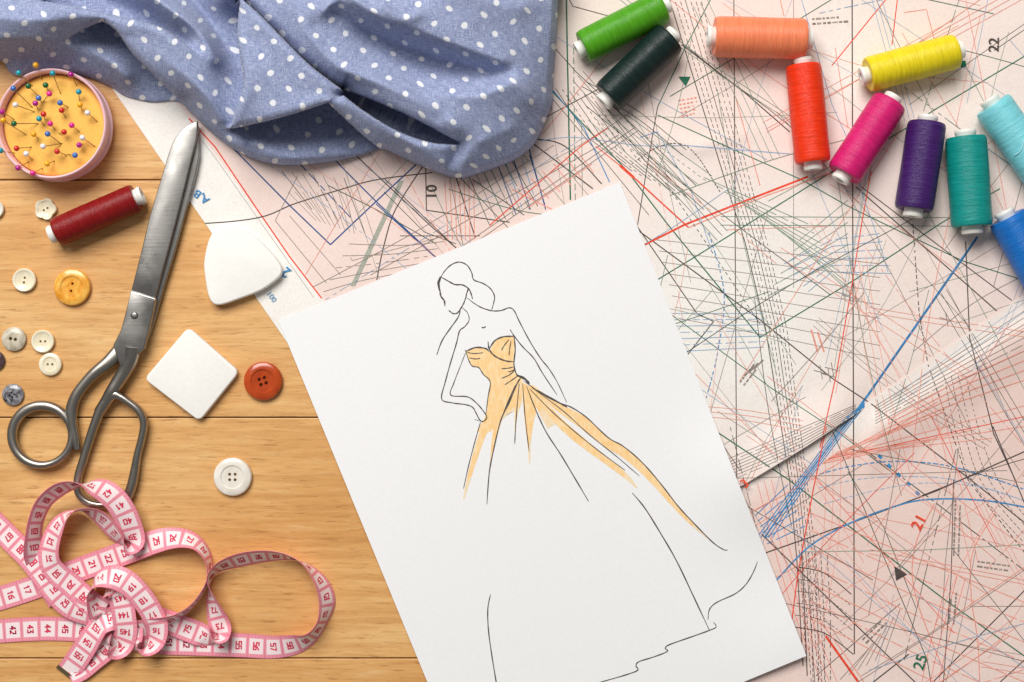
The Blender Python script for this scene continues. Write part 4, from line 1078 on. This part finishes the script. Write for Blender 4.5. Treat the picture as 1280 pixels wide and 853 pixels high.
# ------------------------------------------------------------------ buttons
def button(px, py, r_px, mat, label, holes=4, th=3.0, style='dish', rot=20, petals=0, z=0.0002, hole=None):
    R = r_px * PX * 1000; hs = hole or R * 0.105
    if style == 'dish': prof = [(0, 0.0), (R * .86, 0), (R * .97, th * .22), (R, th * .5), (R * .985, th * .8), (R * .92, th), (R * .84, th * .98), (R * .74, th * .80), (R * .64, th * .66), (R * .3, th * .62), (0, th * .62)]
    elif style == 'dome': prof = [(0, 0), (R * .8, 0), (R * .96, th * .2), (R, th * .38), (R * .97, th * .55), (R * .8, th * .82), (R * .5, th * .97), (R * .3, th * .95), (0, th * .9)]
    else: prof = [(0, 0), (R * .88, 0), (R * .98, th * .25), (R, th * .5), (R * .95, th * .85), (R * .86, th), (R * .62, th), (R * .55, th * .84), (R * .3, th * .8), (0, th * .8)]
    V, F = lathe(prof, 64)
    if petals:
        fl = lambda x, y: 1 + (.17 * abs(math.cos(petals / 2 * math.atan2(y, x))) - .12) * smooth01((math.hypot(x, y) / R - .45) / .4)
        V = [(x * fl(x, y), y * fl(x, y), z_) for x, y, z_ in V]
    me = bpy.data.meshes.new("b"); me.from_pydata(V, [], F); ob = bpy.data.objects.new("b", me); COL.objects.link(ob)
    hp = []
    dd = R * 0.20
    for k in range(holes):
        a = math.radians(rot) + 2 * math.pi * k / holes
        v_, f_ = lathe([(0, -2), (hs, -2), (hs, th + 2), (0, th + 2)], 16); hp.append(([(x + dd * math.cos(a), y + dd * math.sin(a), q) for x, y, q in v_], f_))
    hm = bpy.data.meshes.new("h"); hm.from_pydata(*[join(hp)[0], [], join(hp)[1]]); ho = bpy.data.objects.new("h", hm); COL.objects.link(ho)
    bo = ob.modifiers.new("cut", 'BOOLEAN'); bo.operation = 'DIFFERENCE'; bo.object = ho; bo.solver = 'EXACT'
    dg = bpy.context.evaluated_depsgraph_get(); res = bpy.data.meshes.new_from_object(ob.evaluated_get(dg))
    bpy.data.objects.remove(ob); bpy.data.objects.remove(ho)
    for vv in res.vertices: vv.co *= MM
    res.materials.clear()
    o = link_mesh("button", res, mat, sharp=32); o.name = "button"; o.location = U(px, py, z)
    return tag(o, label, "button", "loose buttons on the wood")
def pearl(name, a, b, rough=0.25, scale=90, **kw):
    m = NT(name); n = m.noise(m.coord('Object'), scale, 3, .6, 1.2)
    return m.base(m.ramp(n, [(0.35, a), (0.65, b)])).set(Roughness=rough, Coat_Weight=0.3, **kw).m
CREAM = pearl("cream_pearl", srgb(234, 220, 184), srgb(246, 238, 216)); AMBER = pearl("amber_horn", srgb(226, 144, 32), srgb(248, 194, 92), 0.2, 120)
ORW = pearl("orange_lacquer", srgb(168, 58, 14), srgb(194, 76, 24), 0.22, 60); WPB = pearl("white_pearl", srgb(226, 218, 204), srgb(242, 236, 226), 0.22, 70)
GREYP = pearl("grey_shell", srgb(176, 164, 140), srgb(226, 216, 196), 0.3, 110); MARB = pearl("black_white_marble", srgb(28, 26, 34), srgb(176, 174, 180), 0.2, 200); DRK = pearl("dark_shell", srgb(62, 44, 48), srgb(110, 84, 86), 0.2, 150)
button(58, 262, 13.5, CREAM, "small cream flower shaped button touching the dark red spool", 2, 2.4, 'dish', 30, 5)
button(-6, 262, 12, WPB, "small whitish button above the row of buttons, by the pincushion and cream flower button", 2, 2.2, 'dish', 70)
button(31.5, 350.5, 14.8, CREAM, "small cream two hole button beside the amber button", 2, 2.4, 'dish', 80)
button(91.5, 359.5, 23, AMBER, "glossy amber yellow button with two holes", 2, 3.4, 'ring', 80, hole=0.8)
button(18.3, 424, 15.2, GREYP, "domed greyish shell button with two dark holes", 2, 3.0, 'dome', -10, hole=1.0)
button(54.6, 427, 14.4, CREAM, "small cream two hole button nearer the grey shell button, of a touching pair", 2, 2.4, 'dish', 0)
button(63.8, 455.6, 14.4, CREAM, "small cream two hole button of the touching pair, farther from the grey shell button", 2, 2.4, 'ring', 0)
button(-6, 451, 13, DRK, "dark brown shell button beside the greyish domed button", 2, 2.6, 'dome', 0)
button(17, 493.5, 13.6, MARB, "marbled black and white button near the round scissor handle", 4, 2.8, 'dome', 10, hole=0.6)
button(329.6, 476.5, 24.2, ORW, "large orange brown four hole button beside the chalk square", 4, 3.8, 'ring', 64, hole=1.05)
button(291.6, 596, 24, WPB, "large white pearl four hole button alone on the wood above the tape", 4, 3.4, 'ring', 45, hole=0.9)

# ------------------------------------------------------------------ measuring tape
TW = 13.6 * MM
TH = 0.00022
# (px, py, z mm, tilt degrees): tilt 0 lies flat, 90 stands on its edge; + edge is to the left of the walk
STR = [
 # flat strip from the left, rising into the round loop that stands on its edge
 [(-60, 764, .6, 0), (0, 748, .6, 0), (46, 733, .7, 0), (92, 715, .9, 0), (132, 700, 1.2, 0), (162, 689, 2.0, -4), (191, 678, 3.6, -14), (214, 673, 5.0, -34), (233, 674, 6.0, -52), (249, 682, 7.0, -72), (260, 698, 7.2, -84), (262, 716, 7.0, -90), (257, 733, 7.0, -90),
  (242, 755, 7.0, -84), (222, 771, 6.5, -70), (200, 781, 5.0, -45), (176, 788, 4.0, -25)],
 # long strip along the bottom, right hand loop, back and folded under
 [(-60, 793, .6, 0), (0, 789, .6, 0), (30, 787, .6, 0), (62, 786, .6, 0), (102, 788, .7, 0), (150, 796, .8, 0), (200, 803, .8, 0), (250, 805, .8, 0), (305, 807, .8, 0), (340, 809, 1.2, 8), (368, 806, 2.8, 26), (388, 798, 5.2, 55), (402, 780, 6.6, 68), (409, 757, 6.2, 56), (405, 736, 6.6, 62), (394, 718, 7.0, 78), (377, 703, 7.2, 98), (354, 696, 6.8, 116),
  (326, 696, 6.2, 128), (298, 701, 6.2, 130), (276, 709, 6.8, 118), (264, 720, 7.4, 100), (262, 733, 7.4, 80), (264, 748, 6.6, 56), (269, 766, 5.0, 32), (275, 783, 3.6, 14), (277, 794, 3.4, 40), (268, 801, 3.4, 110), (252, 794, 2.8, 176), (232, 786, 2.6, 180), (205, 776, 2.6, 180), (180, 768, 2.4, 180)],
 # strip from the upper left into the knot
 [(-60, 604, 1.6, 0), (0, 661, 1.8, 0), (18, 679, 2.4, 0), (37, 698, 3.6, 0), (54, 720, 4.4, 2), (69, 741, 4.8, 4), (86, 758, 4.6, 8), (106, 767, 4.8, 14), (128, 772, 4.4, 20), (150, 776, 4, 10)],
 # tall outer loop over the scissor handle, folded, then the inner loop
 [(74, 752, 1.6, 0), (60, 728, 1.6, 0), (50, 708, 2.0, 4), (44, 690, 4.6, 40), (42, 674, 7.2, 64), (45, 652, 9.0, 68), (55, 629, 10.5, 62), (73, 613, 12.5, 58), (91, 606, 14.0, 68), (105, 605, 15.0, 90), (117, 608, 15.0, 122), (131, 614, 14.4, 146), (145, 626, 13.0, 160), (156, 643, 11.0, 166), (163, 661, 8.6, 170), (167, 676, 6.2, 190),
  (163, 684, 5.2, 238), (154, 679, 6.0, 296), (143, 667, 7.4, 318), (130, 652, 8.6, 322), (116, 643, 9.6, 308), (100, 639, 10.2, 282), (85, 644, 10.2, 250), (73, 656, 9.6, 222), (65, 672, 8.6, 208), (61, 690, 7.6, 200), (63, 706, 6.8, 192), (73, 719, 6.2, 186), (86, 729, 5.8, 182), (100, 742, 5.4, 180), (114, 754, 5.2, 180), (130, 764, 5, 180)],
 # knot: curled band on top
 [(126, 768, 6.0, 30), (119, 756, 7.0, 64), (114, 742, 8.0, 88), (118, 729, 9.4, 112), (129, 722, 10.6, 138), (145, 722, 11.4, 160), (162, 731, 11.4, 174), (177, 747, 10.6, 182), (189, 765, 9.4, 186), (196, 783, 7.6, 190), (194, 800, 5.4, 204), (184, 811, 4.6, 240), (172, 811, 4.6, 300), (166, 800, 5.0, 340), (164, 786, 5.4, 358)],
 # knot: second band in the middle
 [(130, 744, 5.2, -80), (138, 735, 7.4, -48), (147, 740, 8.4, -18), (152, 753, 8.4, -4), (155, 771, 8.0, 0), (157, 789, 6.8, 2), (153, 805, 4.6, 10), (144, 812, 3.4, 50), (136, 806, 3.4, 120), (130, 796, 3.4, 160)],
 # loose end to the lower left
 [(150, 772, 4.6, 0), (138, 774, 6.0, 20), (126, 780, 6.6, 26), (117, 792, 6.2, 20), (109, 805, 5.0, 12), (100, 819, 3.4, 6), (90, 834, 1.8, 0), (84, 842, 1.2, 0)],
 [(86, 843, 1.0, 170), (101, 836, 1.6, 172), (116, 824, 2.4, 176), (131, 812, 3.2, 178), (146, 800, 3.6, 180)],
]
class Strand:
    def __init__(s, pts, u0):
        Q = catmull(pts, 14); s.P = [Vector(U(q[0], q[1], max(q[2], 0.25 + abs(math.sin(math.radians(q[3]))) * TW * 500 + 0.1) * MM)) for q in Q]
        s.t = [math.radians(q[3]) for q in Q]; n = len(Q)
        T = []
        for i in range(n):
            d = s.P[min(i + 1, n - 1)] - s.P[max(i - 1, 0)]; d.z = 0
            T.append(d.normalized() if d.length > 1e-9 else Vector((1, 0, 0)))
        for _ in range(3): T = [(T[max(i - 1, 0)] + T[i] * 2 + T[min(i + 1, n - 1)]).normalized() for i in range(n)]
        s.W = [Vector((-d.y, d.x, 0)) * math.cos(a) + Vector((0, 0, math.sin(a))) for d, a in zip(T, s.t)]
        s.u = [u0]
        for a, b in zip(s.P, s.P[1:]): s.u.append(s.u[-1] + (b - a).length * 100)
        s.N = []
        for i in range(n):
            d = s.P[min(i + 1, n - 1)] - s.P[max(i - 1, 0)]; s.N.append(d.cross(s.W[i]).normalized())
    def at(s, u, v):
        i = 0
        for i in range(len(s.u) - 1):
            if s.u[i + 1] >= u: break
        f = (u - s.u[i]) / max(1e-9, s.u[i + 1] - s.u[i]); f = max(0, min(1, f))
        p = s.P[i].lerp(s.P[i + 1], f); w = s.W[i].lerp(s.W[i + 1], f); n = s.N[i].lerp(s.N[i + 1], f)
        return p + w * ((v - .5) * TW), n
TV, TF, TUV = [], [], []
strands = []; u0 = 12.0
vs = [0, .04, .22, .4, .6, .79, .96, 1]
for pts in STR:
    s = Strand(pts, u0); strands.append(s); u0 = math.ceil(s.u[-1]) + 3.0
    o = len(TV); m = len(vs)
    for i in range(len(s.P)):
        for side in (1, -1):
            for v in vs: TV.append(tuple(s.P[i] + s.W[i] * ((v - .5) * TW) + s.N[i] * side * TH / 2)); TUV.append((s.u[i], v))
    st = 2 * m
    for i in range(len(s.P) - 1):
        a, b = o + i * st, o + (i + 1) * st
        for k in range(m - 1):
            TF.append((a + k, b + k, b + k + 1, a + k + 1)); TF.append((a + m + k, a + m + k + 1, b + m + k + 1, b + m + k))
        TF.append((a, a + m, b + m, b)); TF.append((a + m - 1, b + m - 1, b + 2 * m - 1, a + 2 * m - 1))
    for i in (0, len(s.P) - 1):
        a = o + i * st; TF.append(tuple([a + k for k in range(m)] + [a + 2 * m - 1 - k for k in range(m)]))
tm = bpy.data.meshes.new("measuring_tape"); tm.from_pydata(TV, [], TF)
ul = tm.uv_layers.new(name="UVMap")
for l in tm.loops: ul.data[l.index].uv = TUV[l.vertex_index]
tape = link_mesh("measuring_tape", tm, TAPE, sharp=45)
tag(tape, "pink and white centimetre measuring tape lying in loose loops", "measuring tape")
SEG = {'0': [[(0, 0), (1, 0), (1, 2), (0, 2), (0, 0)]], '1': [[(.15, 1.6), (.55, 2), (.55, 0)]], '2': [[(0, 2), (1, 2), (1, 1.1), (0, 0), (1, 0)]], '3': [[(0, 2), (1, 2), (.45, 1.1), (1, .9), (1, 0), (0, 0)]],
       '4': [[(.75, 0), (.75, 2), (0, .7), (1.1, .7)]], '5': [[(1, 2), (0, 2), (0, 1.1), (1, 1.1), (1, 0), (0, 0)]], '6': [[(1, 2), (0, 1.4), (0, 0), (1, 0), (1, 1), (0, 1)]], '7': [[(0, 2), (1, 2), (.35, 0)]],
       '8': [[(0, 0), (1, 0), (1, 2), (0, 2), (0, 0)], [(0, 1), (1, 1)]], '9': [[(0, 0), (1, .6), (1, 2), (0, 2), (0, 1), (1, 1)]]}
DV, DF = [], []
def digits(s, uc, text, side):
    n = len(text); gw = {1: .12, 2: .12, 3: .10}[n]; adv = gw * 1.55; lw = 0.036
    for k, ch in enumerate(text):
        v0 = 0.505 - (n * adv - (adv - gw)) / 2 + k * adv
        for pl in SEG[ch]:
            for a, b in zip(pl, pl[1:]):
                # glyph x runs across the tape, glyph y along it
                A = np.array((v0 + a[0] * gw, (a[1] - 1) * .15)); B = np.array((v0 + b[0] * gw, (b[1] - 1) * .15))
                if side > 0: A[0], B[0] = 1.01 - A[0], 1.01 - B[0]
                met = np.array((TW * 100, 1.0)); d = (B - A) * met; L = np.hypot(*d)
                if L < 1e-6: continue
                d /= L; nn = np.array((-d[1], d[0])) * 0.04; ext = d * 0.03
                o = len(DV)
                for q in (A * met - ext + nn, A * met - ext - nn, B * met + ext - nn, B * met + ext + nn):
                    p, N = s.at(uc + q[1], q[0] / met[0]); DV.append(tuple(p + N * side * (TH / 2 + 0.00007)))
                DF.append((o, o + 1, o + 2, o + 3))
for s in strands:
    for c in range(int(math.ceil(s.u[0])), int(s.u[-1])):
        for side in (1, -1): digits(s, c + .5, str(c + 1 if side > 0 else 150 - c % 150), side)
dg_ = mesh_obj("printed_numbers", DV, DF, ink("ink_crimson", srgb(210, 62, 90)), tape, smooth=False)
# dark metal end clip
e = strands[6]; P0 = e.P[-1]; d = (e.P[-1] - e.P[-3]).normalized(); w = e.W[-1].normalized(); n = d.cross(w)
cv = [tuple(P0 + d * a + w * (b * TW * .52) + n * c) for c in (-.0006, .0006) for a, b in ((-.001, -1), (.0012, -1), (.0012, 1), (-.001, 1))]
mesh_obj("metal_end", cv, [(3, 2, 1, 0), (4, 5, 6, 7), (0, 1, 5, 4), (1, 2, 6, 5), (2, 3, 7, 6), (3, 0, 4, 7)], mat_steel("brass_end", (0.45, 0.34, 0.18)), tape, smooth=False)
